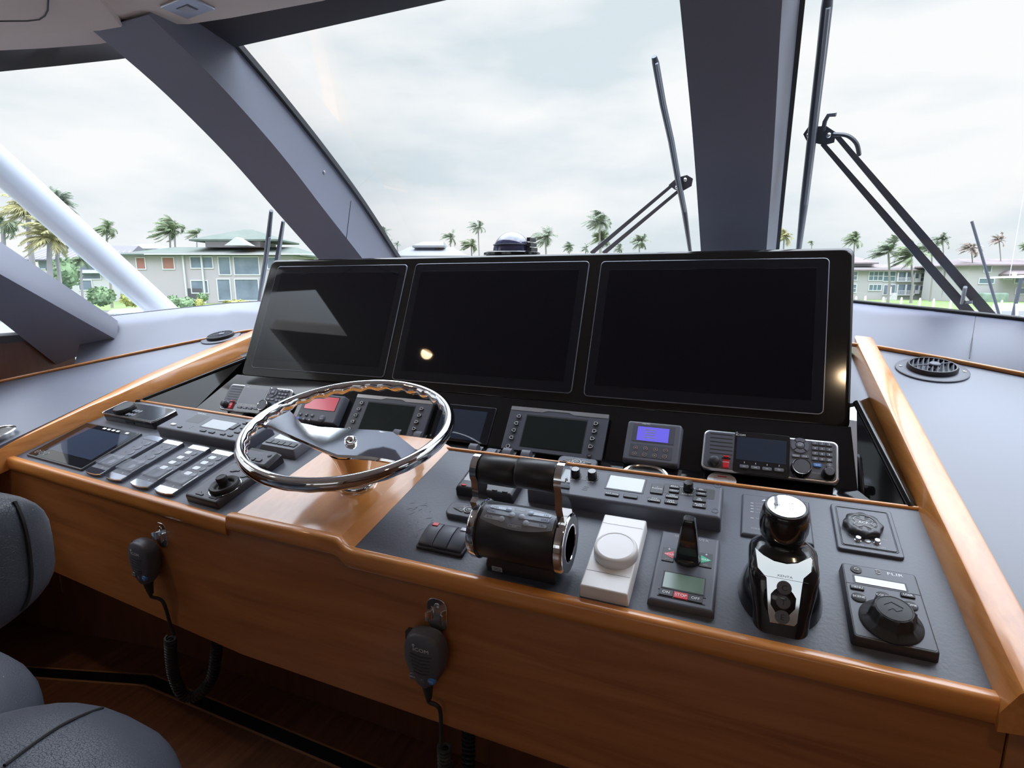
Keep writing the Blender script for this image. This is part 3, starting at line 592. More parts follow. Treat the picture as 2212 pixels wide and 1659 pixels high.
# ---------------------------------------------------------------- ice maker status plate behind the joystick
Fp, w, h = dev(DR, [(1604, 1067), (1747.8, 1085.4), (1760.5, 1178.4), (1597.7, 1156.7)], .004)
T = thing('status_plate', 'flat black status plate with printed list, partly hidden behind the joystick', 'panel', Fp)
part(T, 'plate', 'plastic_grey', rb(0, 0, 0, w, h, .007, .002, .004, 3, .001))
its = []; bars = []
for s_, py in (('Ice Flow', 1086.5), ('Water Flow', 1092.8), ('High Pressure', 1099), ('Low Pressure', 1105.5), ('Power', 1119)):
    x, y = lp(Fp, 1632, py+.5, .007); its.append((s_, x, y, .0073, .0034, 0, 1, 'LEFT')); bx, by = lp(Fp, 1624.5, py, .007); bars.append(rb(bx, by, .007, .0058, .0014, .0004, .0002, .0001))
x, y = lp(Fp, 1622, 1140.5, .007); its.append(('ESKIMO ICE', x, y, .0073, .005, 0, 1.1, 'LEFT'))
lettering(T, *its, mat='ink_dim'); part(T, 'lamp_bars', 'ink', *bars)
x, y = lp(Fp, 1655, 1082, .007); part(T, 'emblem', 'ink', poly([(x-.009, y-.002), (x-.003, y+.004), (x-.001, y+.001), (x+.002, y+.003), (x+.006, y-.002), (x, y-.001)], .007, .0074))

# ---------------------------------------------------------------- joystick
Fp = offs(DR, .093, .69)
T = thing('joystick', 'tall black docking joystick with polished front plate and round C, T and E buttons', 'joystick', Fp)
def fy(z): return -.002+.67*z
part(T, 'skirt', 'plastic_gloss', lofts([[(.066*k*math.cos(a)+0, .083+(.078*k)*math.sin(a), z) for a in (2*math.pi*i/40 for i in range(40))] for k, z in ((1, 0), (.99, .008), (.93, .025), (.84, .042), (.74, .055), (.6, .066), (.45, .074))]))
def hump(z, wd, y0, y1, r): return [(x, (y0+y1)/2+y, z) for x, y in rrect(wd, y1-y0, r, 6)]
part(T, 'base', 'plastic_gloss', lofts([hump(0, .082, fy(0), .15, .022), hump(.02, .086, fy(.02), .15, .022), hump(.045, .098, fy(.045), .152, .026), (hump(.065, .107, fy(.065), .15, .03)), hump(.076, .104, fy(.076), .148, .034), hump(.085, .09, .066, .142, .034), hump(.092, .074, .078, .136, .028), hump(.096, .056, .085, .132, .022), hump(.104, .05, .088, .130, .02)]), sharp=50)
FPL = frame(Vector((0, -.0045, 0)), Vector((1, 0, 0)), Vector((0, .67, 1)))
PLW = Fp @ FPL
o_ = [(345, 650), (430, 720), (540, 780), (680, 812), (800, 805), (940, 740), (960, 770), (945, 900), (865, 970), (850, 1050), (790, 1450), (760, 1480), (500, 1435), (480, 1330), (458, 960), (368, 850)]
pl = [loc(PLW, 1560+x/4.879, 1050+y/4.879) for x, y in o_]
fp_ = part(T, 'front_plate', 'chrome', tr(FPL, poly([(p.x, p.y) for p in pl], -.003, .0022, .0012)), label='polished chrome front plate')
for s_, x, y in (('C', 652, 1070), ('T', 642, 1218), ('E', 630, 1375)):
    p = loc(PLW, 1560+x/4.879, 1050+y/4.879)
    b_ = part(T, 'button', 'plastic_mid', tr(FPL, lathe(p.x, p.y, [(.0108, .001), (.0108, .0042), (.0098, .0054), (.0001, .0058)], 28)))
    part(b_, 'lettering', 'ink_dark', tr(FPL, txt(s_, p.x, p.y, .0059, .0088)))
p = loc(PLW, 1695, 1245); part(fp_, 'lettering', 'ink_dim', tr(FPL, txt('XENTA', p.x, p.y, .0024, .0035, 0, 'CENTER', 1.4), line([(p.x-.034, p.y-.004, .0023), (p.x+.034, p.y-.004, .0023)], .0003)))
kx, ky = -.004, .110
kn = part(T, 'handle', 'plastic_gloss', lathe(kx, ky, [(.024, .100), (.030, .104), (.035, .115), (.0375, .130), (.0375, .145), (.0355, .160), (.033, .168), (.0305, .1705), (.0001, .1705)], 40), sharp=50)
part(kn, 'cap_ring', 'plastic', torus(kx, ky, .1695, .0305, .0018, 40)); cp = part(kn, 'cap', 'chrome', lathe(kx, ky, [(.0285, .170), (.028, .1722), (.0001, .1728)], 40), label='mirror-polished cap')
part(kn, 'cap_engraving', 'plastic_mid', line([(kx+x, ky+y, .1729) for x, y in ((-.002, -.006), (.017, -.006), (.017, .007), (-.002, .007))], .0003, True), txt('Easy', kx-.012, ky, .1728, .0055))

# ---------------------------------------------------------------- white rotary controller
H = .026
Fp, w, h = dev(DR, [(1307.8, 1115), (1397.6, 1128.5), (1355, 1290), (1250, 1270)], .020)
T = thing('rotary_controller', 'white plastic controller box with a large round white dial on top', 'controller', Fp)
part(T, 'body', 'white', rb(0, 0, 0, w+.003, h+.002, H, .003, .0025, 3, .002))
for k_ in (.36, -.30): part(T, 'seam', 'ink_dim', line([(-w/2+.003, h*k_, H+.0001), (w/2-.003, h*k_, H+.0001)], .0004))
x, y = lp(Fp, 1330, 1186, H+.012)
part(T, 'dial', 'white', lathe(x, y, [(.0405, H), (.0415, H+.002), (.0405, H+.016), (.038, H+.0195), (.034, H+.021), (.0335, H+.0202), (.0001, H+.0202)], 56))

# ---------------------------------------------------------------- twin throttle
Fp = offs(DR, -.355, .728)
T = thing('throttle_control', 'black and chrome twin lever throttle head with a grey keypad on top', 'throttle', Fp)
ZC, RC = .074, .054
XA = Matrix.Rotation(math.pi/2, 4, 'Y')
def cylx(x0, x1, r, y=0, z=ZC, seg=48, bv=.002): return tr(Matrix.Translation((x0, y, z)) @ XA, lathe(0, 0, [(r-bv, 0), (r, bv), (r, x1-x0-bv), (r-bv, x1-x0)], seg))
part(T, 'drum', 'plastic', cylx(-.076, .076, RC))
b_ = part(T, 'base', 'plastic', lofts([[(x, y, z) for x, y in rrect(wd, dp, .004)] for wd, dp, z in ((.142, .072, 0), (.142, .072, .016), (.136, .062, .03), (.136, .062, .045))]))
part(T, 'badge', 'lcd_grey', tr(Matrix.Translation((-.047, -.0355, .0095)) @ Matrix.Rotation(math.radians(90), 4, 'X'), rb(0, 0, 0, .022, .0115, .0015, .001, .0003)), label='small grey-green badge')
part(T, 'badge_mark', 'ink_dark', tr(Matrix.Translation((-.047, -.0368, .0095)) @ Matrix.Rotation(math.radians(90), 4, 'X'), line([(-.007, -.001, .0005), (-.001, -.001, .0005), (-.001, .003, .0005), (-.006, .003, .0005)], .0004), line([(.001, -.003, .0005), (.007, -.003, .0005), (.007, .003, .0005), (.001, .003, .0005)], .0004, True)))
for sg, lab in ((-1, 'left'), (1, 'right')):
    xa, xb = (.076, .094) if sg > 0 else (-.094, -.076)
    d_ = part(T, 'end_disc', 'chrome', tr(Matrix.Translation((xa if sg > 0 else xb, 0, ZC)) @ Matrix.Rotation(sg*math.pi/2, 4, 'Y'), lathe(0, 0, [(.052, 0), (.0575, .003), (.0575, .014), (.055, .018), (.052, .0185), (.052, .0175), (.036, .0175), (.036, .0185), (.033, .0185), (.030, .012), (.020, .007), (.0001, .006)], 56)), label='chrome %s end disc' % lab)
    part(d_, 'face_ring', 'plastic_grey', tr(Matrix.Translation((xa if sg > 0 else xb, 0, ZC)) @ Matrix.Rotation(sg*math.pi/2, 4, 'Y'), lathe(0, 0, [(.0365, .0172), (.0515, .0172), (.0515, .0184), (.0365, .0184), (.0365, .0172)], 56)))
    gy, gz = (.026, .197) if sg < 0 else (.010, .213)
    ang = math.atan2(gz-ZC-.03, gy-.006)
    top = [(gy+.029*math.cos(a), gz+.029*math.sin(a)) for a in (math.radians(205-k*(230/14)) for k in range(15))]
    outl = [(-.014, ZC+.050), (-.017, ZC+.075), (gy-.031, gz-.045)]+top+[(gy+.008, gz-.05), (.028, ZC+.070), (.030, ZC+.046)]
    x0, x1 = (.079, .092) if sg > 0 else (-.092, -.079)
    a_ = part(T, 'lever_arm', 'chrome', lofts([[(x, y, z) for y, z in outl] for x in (x0, x1)]), label='chrome %s lever arm' % lab, sharp=25)
    part(a_, 'pivot_screw', 'steel', tr(Matrix.Translation((x1 if sg > 0 else x0, gy+.004, gz-.006)) @ Matrix.Rotation(sg*math.pi/2, 4, 'Y'), lathe(0, 0, [(.005, 0), (.005, .0012), (.003, .0012), (.0025, .0003), (.0001, .0003)], 16)))
    part(T, 'grip', 'plastic', tr(Matrix.Translation((0, gy, gz)), tr(XA if False else Matrix.Identity(4), (lambda b, s=sg: None)), cylx(.003 if sg > 0 else -.079, .079 if sg > 0 else -.003, .0275, 0, 0, 40, .004)), label='black %s grip' % lab)
def ontop(x, y, lift=0):                                        # matrix of a spot on the drum's crown, leaning to the helmsman
    a = (y*1.30-.011)/RC; r = RC+.0015+lift
    return Matrix.Translation((x, r*math.sin(a), ZC+r*math.cos(a))) @ Matrix.Rotation(-a, 4, 'X')
kp = []
for i in range(25):
    x = -.071+.142*i/24; hw = .0270-.0110*(x/.071)**2
    kp.append([(x, (RC+.0012)*math.sin(a/RC*1.0), ZC+(RC+.0012)*math.cos(a/RC)) for a in [hw*(-1+2*k/10)-.011 for k in range(11)]])
def kpad(b):
    vv = [[b.verts.new(p) for p in r] for r in kp]; lo = [[b.verts.new((p[0], p[1]*.96, ZC+(p[2]-ZC)*.96)) for p in r] for r in kp]
    n = len(kp[0])
    for i in range(len(kp)-1):
        for k in range(n-1): b.faces.new((vv[i][k], vv[i+1][k], vv[i+1][k+1], vv[i][k+1]))
        b.faces.new((vv[i][0], lo[i][0], lo[i+1][0], vv[i+1][0])); b.faces.new((vv[i][-1], vv[i+1][-1], lo[i+1][-1], lo[i][-1]))
    for r in (0, -1):
        for k in range(n-1): b.faces.new((vv[r][k], vv[r][k+1], lo[r][k+1], lo[r][k]))
kpd = part(T, 'keypad', 'pad_face', kpad)
for s_, bx, by, tx in (('CMD', -.022, .0095, -.050), ('SYNC', -.011, .0005, -.052), ('AUX', -.028, -.0085, -.053), ('CRS', .022, .0095, .052), ('SCRS', .008, .0005, .052), ('TRL', .020, -.0085, .050)):
    sg = 1 if tx > bx else -1; L_ = abs(tx-bx)+.008
    m_ = ontop(bx, by)
    pill = [(0, .0040), (0, -.0040), (sg*L_, -.0032), (sg*(L_+.002), 0), (sg*L_, .0032)]
    k_ = part(kpd, 'button', 'pad_blue', tr(m_, lathe(0, 0, [(.0056, -.0008), (.0056, .0012), (.0045, .002), (.0001, .0023)], 24), poly(pill if sg < 0 else pill[::-1], -.0008, .0006)))
    part(kpd, 'lettering', 'ink_dark', tr(ontop(tx, by, .0008), txt(s_, 0, 0, 0, .0042)))
for s_, y in (('COMMAND', .0125), ('ALARM', -.0155)): part(kpd, 'lettering', 'ink', tr(ontop(0, y, .0002), txt(s_, 0, 0, 0, .0022))); part(kpd, 'legend_outline', 'ink', tr(ontop(0, y, .0002), line([(x, y_, 0) for x, y_ in rrect(.026, .0042, .002)], .0002, True)))
for x, y in ((-.064, .006), (-.064, -.009), (.064, .006), (.064, -.009)): part(kpd, 'indicator_dot', 'ink', tr(ontop(x, y, .0002), lathe(0, 0, [(.0009, 0), (.0006, .0004), (.0001, .0004)], 10)))

# ---------------------------------------------------------------- lighting dimmer pads (two of a kind)
def dimmer(F, label):
    T = thing('dimmer_pad', label, 'dimmer', F, 'dimmer pads with arrow buttons')
    part(T, 'body', 'plastic_grey', rb(0, 0, 0, .102, .046, .011, .013, .003, 6))
    ab = [part(T, 'arrow_button', 'plastic', poly([(s*.012, .008), (s*.012, -.008), (s*.036, 0)][::-1 if s > 0 else 1], .0105, .013, .001)) for s in (-1, 1)]
    for a_, s in zip(ab, (-1, 1)): part(a_, 'outline', 'ink', line([(s*.0125, .0085, .0128), (s*.0115, -.001, .0128), (s*.0125, -.0085, .0128), (s*.037, 0, .0128)], .0009, True), txt('-' if s < 0 else '+', s*.019, 0, .0132, .006))
    pb = part(T, 'power_button', 'plastic', lathe(0, 0, [(.0095, .0105), (.0095, .0125), (.0085, .0135), (.0001, .0138)], 28))
    part(pb, 'outline', 'ink', line(circ(0, 0, .0132, .0095, 28), .0009, True), *power_symbol(0, -.0005, .0138, .0045, .0007))
    return T
x, y = lp(DR, 1012, 1103, .010); T = dimmer(offs(DR, x, y), 'grey dimmer pad with arrow buttons on the leather, just left of the throttle')
lettering(T, ('KEP', .002, .0155, .0112, .0062, 0, 1.7), mat='ink_dark')
x, y = lp(TRAY, 1246, 999, .010); dimmer(offs(TRAY, x, y), 'grey dimmer pad down in the black tray behind the throttle')

# ---------------------------------------------------------------- small keyed display behind the throttle
H = .024
bl, br = loc(DR, 987.5, 1049.5, H), loc(DR, 1103, 1068, H); tl = loc(DR, 1036.5, 991, H)
w, h = br.x-bl.x, tl.y-bl.y
Fp = offs(DR, (bl.x+br.x)/2, (bl.y+tl.y)/2)
T = thing('pilot_display', 'flat black pilot display with a red key, lying behind the throttle levers', 'display', Fp)
part(T, 'body', 'plastic', rb(0, 0, 0, w+.010, h+.010, H, .005, .007, 4, .001)); part(T, 'screen', 'lcd_night', rb(0, .012, H-.0008, w*.93, h*.78, .0011, .002, .0002))
for i, (px, py, m_) in enumerate(((1001.9, 1047.8, 'red'), (1023.8, 1051, 'key'), (1046, 1055, 'key'), (1068.5, 1058.8, 'key'), (1090.8, 1062.5, 'key'))):
    x, y = lp(Fp, px, py, H); part(T, 'key', m_, rb(x, y, H-.001, .013, .006, .003, .003, .001), label='red key' if m_ == 'red' else None)

# ---------------------------------------------------------------- rocker switch bank
bl, br = loc(DR, 897, 1183, 0), loc(DR, 1003, 1209, 0); tl = loc(DR, 935, 1135, .0); tr_ = loc(DR, 1027, 1150, 0)
w = (br.x-bl.x+tr_.x-tl.x)/2; h = (tl.y+tr_.y-bl.y-br.y)/2
Fp = offs(DR, (bl.x+br.x+tl.x+tr_.x)/4, (bl.y+br.y+tl.y+tr_.y)/4)
T = thing('rocker_switch_bank', 'bank of three black rocker switches by the front rail, left of the throttle', 'switch panel', Fp)
part(T, 'base', 'plastic', rb(0, 0, 0, w, h, .007, .006, .003))
for i in range(3):
    x = (i-1)*w*.31; y0, y1 = -h*.41, h*.44
    prof = [(y0, .006), (y0, .011), (y0+.003, .014), (y0+.018, .018), ((y0+y1)/2, .0205), (y1-.012, .0195), (y1-.003, .016), (y1, .012), (y1, .006)]
    r_ = part(T, 'rocker', 'plastic_grey', lofts([[(x+dx, y, z-dz_) for y, z in prof] for dx, dz_ in ((-w*.145, .0012), (-w*.13, 0), (w*.13, 0), (w*.145, .0012))]), sharp=40)
    part(r_, 'grip_dots', 'plastic', *[lathe(x+(a-1.5)*.0042, y0+.0075+c*.0042, [(.0008, .0135+c*.0011), (.0006, .0152+c*.0009), (.0001, .0153+c*.0009)], 8) for a in range(4) for c in range(3)])
    if i != 1: part(r_, 'lens', 'lcd_pale' if i else 'red', tr(Matrix.Translation((x, y1-.011, .0194)) @ Matrix.Rotation(-.16, 4, 'X'), rb(0, -.001, -.0004, .0135, .010, .0019, .0006, .0002)), label='pale lens' if i else 'red lens')

# ---------------------------------------------------------------- long radar control units (two of a kind, one per deck)
def radar_unit(F, w, h, label, keys, knobs, lcd, slabs, extra):
    H = .035
    T = thing('radar_control_unit', label, 'control unit', F, 'long radar control units')
    part(T, 'body', 'plastic_grey', rb(0, 0, 0, w, h, H, .006, .006, 4, .0015))
    for z_ in slabs: part(T, z_[0], z_[1], rb(*z_[2:]))
    if lcd:
        part(T, 'display_frame', 'plastic', rb(lcd[0], lcd[1], H-.0005, lcd[2]+.008, lcd[3]+.007, .0013, .002, .0003)); part(T, 'display', 'lcd_grey', rb(lcd[0], lcd[1], H, lcd[2], lcd[3], .0011, .001, .0002), label='grey LCD')
    its = []
    for s_, x, y, kw, kh in keys:
        k_ = part(T, 'key', 'key', rb(x, y, H-.001, kw, kh, .004, .002, .001))
        ls_ = s_.split('\n')
        if s_: part(k_, 'lettering', 'ink', *[txt(q, x, y+((len(ls_)-1)/2-j)*.0052, H+.0032, .0040, 0, 'CENTER', 1.15) for j, q in enumerate(ls_)])
    for x, y, r, hh in knobs:
        n_ = part(T, 'knob', 'plastic_gloss', knob(x, y, H, r, hh, 12, .04)); part(n_, 'knob_ring', 'ink_dark', torus(x, y, H+.0003, r*1.3, .0005, 28, 5))
    if extra: lettering(T, *extra)
    return T
H = .035
RX0, RX1, RY0, RY1 = -.420, -.008, .908, 1.018
Fp = offs(DR, (RX0+RX1)/2, (RY0+RY1)/2)
def kk(s_, px, py, kw=.021, kh=.0105): x, y = lp(Fp, px, py, H+.002); return (s_, x, y, kw, kh)
keys = [kk('TGT ACQ', 1322, 1066.8, .030, .010), kk('', 1362, 1071.9, .030, .010), kk('BRILL', 1457, 1051.5), kk('MENU', 1456, 1060.5), kk('OFF\nCENTER', 1452, 1072, .026, .012), kk('TGT\nTRAIL', 1449.5, 1084, .026, .012), kk('TGT\nCANCEL', 1413, 1079.5, .026, .012),
        kk('EBL', 1515, 1058.3), kk('VRM', 1515, 1067), kk('HL\nOFF', 1511, 1079.6, .026, .012), kk('ALERT\nACK', 1510.5, 1091.8, .026, .012), kk('STBY\nTX', 1218, 1052, .026, .012), kk('+\nRANGE\n-', 1419.7, 1056, .026, .032)]
knb = [(*lp(Fp, px, py, H+.012), .0105, .020) for px, py in ((1243.4, 1019), (1279.3, 1023.5), (1487, 1048.5), (1214, 1017))]
cx, cy, qw, qh = Q(Fp, H, [(1319.6, 1027.8), (1394.2, 1036.3), (1385.8, 1064.1), (1308.5, 1054.3)])
kx_, ky_ = lp(Fp, 1252, 1024, H); ax, ay = lp(Fp, 1231, 1035.5, H); gx, gy = lp(Fp, 1274, 1040.8, H); jx, jy = lp(Fp, 1484, 1068.5, H); fx_, fy_ = lp(Fp, 1236, 1011, H); qx_, qy_ = lp(Fp, 1508, 1046, H)
T = radar_unit(Fp, RX1-RX0, RY1-RY0, 'long black radar control unit on the right deck, behind the white box and the throttle', keys, knb, (cx, cy, qw, qh),
    [('knob_panel', 'key', kx_, ky_-.003, H-.001, .086, .036, .0013, .004, .0004), ('knob_panel', 'key', jx+.002, jy+.012, H-.001, .105, .034, .0013, .004, .0004)],
    [('A/C SEA', ax, ay, H+.0007, .0042, 0, 1.1), ('GAIN', gx, gy, H+.0007, .0042, 0, 1.1), ('ADJUST', jx, jy, H+.0009, .0042, 0, 1.1), ('FURUNO', fx_-.01, fy_+.001, H+.0006, .0048, 0, 1.5), ('PUSH TO SELECT', jx, jy+.024, H+.0009, .0034)])
sx_, sy_ = lp(Fp, 1263.7, 1055, H); part(T, 'sounder_slots', 'ink_dark', *[rb(sx_+.001*k, sy_+(k-1)*.0055, H-.0006, .012, .0022, .0008, .001, .0001) for k in range(3)])
part(T, 'screw_cover', 'plastic', *[torus(*lp(Fp, px, py, H), H, .0065, .0005, 20, 5) for px, py in ((1550, 1049.9), (1544.5, 1104))])
# left one
Fp = offs(DL, -.436, .274)
lcx, lcy, lqw, lqh = Q(Fp, H, [(454.5, 905.5), (508, 913), (492, 931), (439, 922)])
def kl(px, py, kw=.02, kh=.009, s_=''): x, y = lp(Fp, px, py, H+.002); return (s_, x, y, kw, kh)
gx, gy = lp(Fp, 427, 905, H); fx_, fy_ = lp(Fp, 436, 894, H); kx2, ky2 = lp(Fp, 540, 915, H+.01)
T = radar_unit(Fp, .412, .110, 'long black radar control unit on the left deck, partly behind the wheel rim', [kl(438.5, 929.6, .024), kl(457, 933, .024), kl(388, 921.5, .017, .008), kl(481, 937, .019), kl(497, 940, .019), kl(507, 921, .02, .03), kl(525, 924), kl(512, 933), kl(530, 914)], [(kx2, ky2, .011, .02)], (lcx, lcy, lqw, lqh),
    [('sounder_panel', 'plastic', gx, gy, H-.001, .066, .044, .0013, .002, .0004)], [('FURUNO', fx_, fy_, H+.0006, .0048, 0, 1.5)])
x, y = lp(Fp, 375, 917, H); part(T, 'paddle_key', 'white', rb(x, y, H-.001, .022, .010, .004, .004, .001), label='white paddle key')
x, y = lp(Fp, 413, 923, H); part(T, 'sounder_slots', 'ink_dark', *[rb(x+.001*k, y+(k-1)*.0055, H-.0006, .006, .0022, .0008, .001, .0001) for k in range(3)])
# ================================================================ INSTRUMENTS ON THE BLACK FACE
# ---------------------------------------------------------------- two marine radios
H = .022
FRr, w, h = dev(FACE, [(1520, 927), (1810, 955), (1815, 1048), (1515, 1012)], H)
def radio(F, label):
    T = thing('marine_radio', label, 'radio', F, 'silver framed marine radios')
    P_ = lambda px, py, z=H+.004: lp(FRr, px, py, z)
    part(T, 'body', 'plastic', rb(0, 0, 0, w-.012, h-.010, H, .010, .002)); part(T, 'bezel', 'alu', rb(0, 0, H-.006, w, h, .008, .013, .004, 6), label='silver bezel')
    part(T, 'front_panel', 'plastic_grey', rb(0, 0, H, w-.011, h-.010, .0035, .010, .001, 6)); z = H+.0035
    for k in range(6):
        xa, ya = P_(1534.5-k*.4, 936.5+k*8.2); xb, yb = P_(1583-k*.2, 940+k*8.4)
        part(T, 'speaker_slot', 'ink_dark', rb((xa+xb)/2, (ya+yb)/2, z-.001, xb-xa, .0026, .0014, .001, .0002))
    x, y = P_(1543, 998); part(T, 'knob', 'plastic', lathe(x, y, [(.0145, z), (.014, z+.002), (.011, z+.003), (.011, z+.016), (.009, z+.018), (.0001, z+.018)], 32))
    x, y = P_(1568, 1000); rc = part(T, 'safety_cover', 'red', rb(x, y, z, .014, .028, .006, .002, .0015), rb(x, y+.0135, z, .0125, .004, .009, .001, .0005), label='red safety cover'); part(rc, 'hinge', 'plastic', tube([(x-.010, y+.010, z+.006), (x+.010, y+.010, z+.006)], .0022, 8)); part(rc, 'lettering', 'ink', txt('DISTRESS', x, y, z+.0062, .0026))
    p0 = P_(1588, 935.5); p1 = P_(1707, 946); p3 = P_(1585, 1011); x = (p0[0]+p1[0])/2; y = (p0[1]+p3[1])/2-.002
    part(T, 'screen_panel', 'plastic_gloss', rb(x, y, z-.0005, p1[0]-p0[0], p0[1]-p3[1]+.014, .0012, .006, .0003, 5))
    cx, cy, qw, qh = Q(FRr, z, [(1592.4, 944), (1699, 953), (1698, 1003.2), (1589.7, 992.4)])
    part(T, 'display', 'lcd_night', rb(cx, cy, z, qw, qh, .001, .001, .0001)); x, y = P_(1600, 939.5); part(T, 'lettering', 'ink', txt('ICOM', x, y-.0005, z+.001, .0048, 0, 'CENTER', 1.25), line(circ(x-.0085, y+.005, z+.001, .0016, 14), .0003, True))
    for px, py in ((1607.3, 1007.3), (1631.7, 1010), (1656.7, 1012.7), (1682.7, 1014.9)):
        x, y = P_(px, py); part(T, 'soft_key', 'plastic_mid', rb(x, y-.001, z, .0195, .0085, .003, .0025, .001))
        part(T, 'key_tick', 'ink', rb(x, y+.0095, z+.0006, .0012, .004, .0003, .0002, .0001), rb(x, y-.001, z+.003, .006, .0009, .0003, .0002, .0001))
    x, y = P_(1728, 962.6)
    for a in range(4):
        a0 = 50+90*a; o_ = arc(x, y, 0, .0185, a0, a0+80, 8); i_ = arc(x, y, 0, .0098, a0+80, a0, 8); part(T, 'arrow_key', 'plastic_mid', poly([(p[0], p[1]) for p in o_+i_], z, z+.0025))
    part(T, 'enter_key', 'plastic_mid', lathe(x, y, [(.0078, z), (.0078, z+.002), (.006, z+.003), (.0001, z+.003)], 24, None, (1.1, 1))); part(T, 'lettering', 'ink', txt('ENT', x, y, z+.0031, .0036))
    for s_, px, py in (('MENU', 1719.3, 984.2), ('CLR', 1738.5, 986)): x, y = P_(px, py); k_ = part(T, 'key', 'plastic_mid', rb(x, y-.001, z, .0165, .0075, .0025, .002, .001)); part(k_, 'lettering', 'ink', txt(s_, x, y-.001, z+.0026, .0034))
    x, y = P_(1731.5, 1009, H+.02); d_ = part(T, 'dial', 'plastic_gloss', lathe(x, y, [(.021, z), (.0215, z+.004), (.0195, z+.022), (.0175, z+.024), (.0165, z+.0232), (.0001, z+.0232)], 40)); part(d_, 'dial_ring', 'steel', torus(x, y, z+.0235, .0183, .0007, 36, 5)); part(d_, 'dial_top', 'plastic_grey', lathe(x, y, [(.0163, z+.0225), (.0163, z+.0237), (.0001, z+.0239)], 36))
    c1, c3 = P_(1760.5, 958), P_(1791, 960.5); r4 = P_(1762.4, 991.6)
    for r in range(4):
        for c in range(3):
            x = c1[0]+(c3[0]-c1[0])*c/2; y = c1[1]+(r4[1]-c1[1])*r/3
            k_ = part(T, 'number_key', 'plastic_mid', rb(x, y, z, .0125, .0082, .0028, .0015, .001)); part(k_, 'lettering', 'ink', txt(['1', '2', '3', '4', '5', '6', '7', '8', '9', '10', '0', '20'][r*3+c], x, y, z+.0029, .0042))
    x, y = P_(1765.4, 1004.6); k_ = part(T, 'channel_key', 'blue', rb(x, y-.001, z, .0165, .0085, .003, .0025, .001), label='blue 16/C key'); part(k_, 'lettering', 'ink', txt('16/C', x, y-.001, z+.0031, .0042))
    x, y = P_(1791.7, 1006); part(T, 'power_key', 'plastic_mid', lathe(x, y, [(.0065, z), (.0065, z+.002), (.0001, z+.0028)], 24)); part(T, 'power_mark', 'ink', *power_symbol(x, y, z+.003, .002, .0003))
    x, y = P_(1791.5, 1020, H+.02); v_ = part(T, 'volume_knob', 'plastic_gloss', lathe(x, y, [(.0135, z), (.0135, z+.008), (.0115, z+.012), (.0105, z+.021), (.009, z+.0225), (.0001, z+.0225)], 32)); part(v_, 'knob_top', 'plastic_grey', lathe(x, y, [(.0088, z+.022), (.0088, z+.0231), (.0001, z+.0233)], 28))
    x, y = P_(1765, 1022); part(T, 'lettering', 'ink_dim', txt('VOL/SQL', x, y, z+.0001, .0036))
    return T
Rr = radio(FRr, 'silver framed marine radio with keypad at the right end of the black instrument face')
Rl = copy_tree(Rr); c = loc(FACE, 487, 855, H); Rl.matrix_world = offs(FACE, c.x+w/2, c.y-.002); Rl['label'] = 'silver framed marine radio at the left end of the instrument face, left of the wheel'
# ---------------------------------------------------------------- two keyed multifunction displays
H = .020
FM, w, h = dev(FACE, [(1108, 876.7), (1318, 895.3), (1297.8, 991.8), (1077.8, 970.7)], H)
def mfd(F, label):
    T = thing('multifunction_display', label, 'display', F, 'keyed multifunction displays')
    P_ = lambda px, py: lp(FM, px, py, H)
    part(T, 'body', 'plastic', rb(0, 0, 0, w-.006, h-.006, H-.003, .003, .001)); part(T, 'front', 'plastic_grey', rb(0, 0, H-.006, w, h, .006, .003, .0015))
    part(T, 'top_trim', 'alu', poly([(-w/2+.001, h/2-.001), (-w/2+.001, h/2-.0125), (-.045, h/2-.0125), (-.030, h/2-.007), (.030, h/2-.007), (.045, h/2-.0125), (w/2-.001, h/2-.0125), (w/2-.001, h/2-.001)], H-.0005, H+.0008), label='silver top strip')
    cx, cy, qw, qh = Q(FM, H, [(1140.7, 896.2), (1270, 908), (1253.7, 978.4), (1121.7, 963)])
    part(T, 'screen_recess', 'ink_dark', rb(cx, cy, H-.001, qw+.004, qh+.003, .0015, .001, .0002)); part(T, 'screen', 'lcd_mfd', rb(cx, cy-.0015, H-.0004, qw-.001, qh-.003, .0016, .001, .0001))
    for sg, col in ((-1, ((1121.2, 900), (1115.8, 915.2), (1110.3, 930.2), (1105, 945.9))), (1, ((1288, 916), (1284.5, 932.3), (1280, 948.6), (1276.3, 965.8)))):
        for px, py in col:
            x, y = P_(px, py); o_ = [(x+sg*a, y+b_) for a, b_ in ((-.0062, .0058), (-.0068, .003), (-.0068, -.003), (-.0062, -.0058), (.001, -.0055), (.0052, -.003), (.0072, 0), (.0052, .003), (.001, .0055))]
            if sg > 0: o_ = o_
            k_ = part(T, 'key', 'plastic', poly(o_, H-.001, H+.004, .0008)); part(k_, 'key_outline', 'ink', line([(x+(p[0]-x)*.72, y+(p[1]-y)*.72, H+.0042) for p in o_], .0007, True))
    x, y = P_(1097.9, 964.5); k_ = part(T, 'key', 'plastic', lathe(x, y, [(.0072, H), (.0072, H+.003), (.0001, H+.004)], 24)); part(k_, 'key_outline', 'ink', line(circ(x, y, H+.0036, .0052), .0008, True))
    x, y = P_(1272.7, 985.3); k_ = part(T, 'key', 'plastic', lathe(x, y, [(.0065, H), (.0065, H+.003), (.0001, H+.004)], 24)); part(k_, 'enter_mark', 'ink', line([(x+.003, y+.002, H+.004), (x+.003, y-.001, H+.004), (x-.003, y-.001, H+.004)], .0005))
    return T
M1 = mfd(FM, 'keyed multifunction display in the middle of the black face, behind the throttle')
M2 = copy_tree(M1); c = loc(FACE, 773, 850.5, H); M2.matrix_world = offs(FACE, c.x+w/2, c.y-h/2); M2['label'] = 'keyed multifunction display seen through the steering wheel rim'
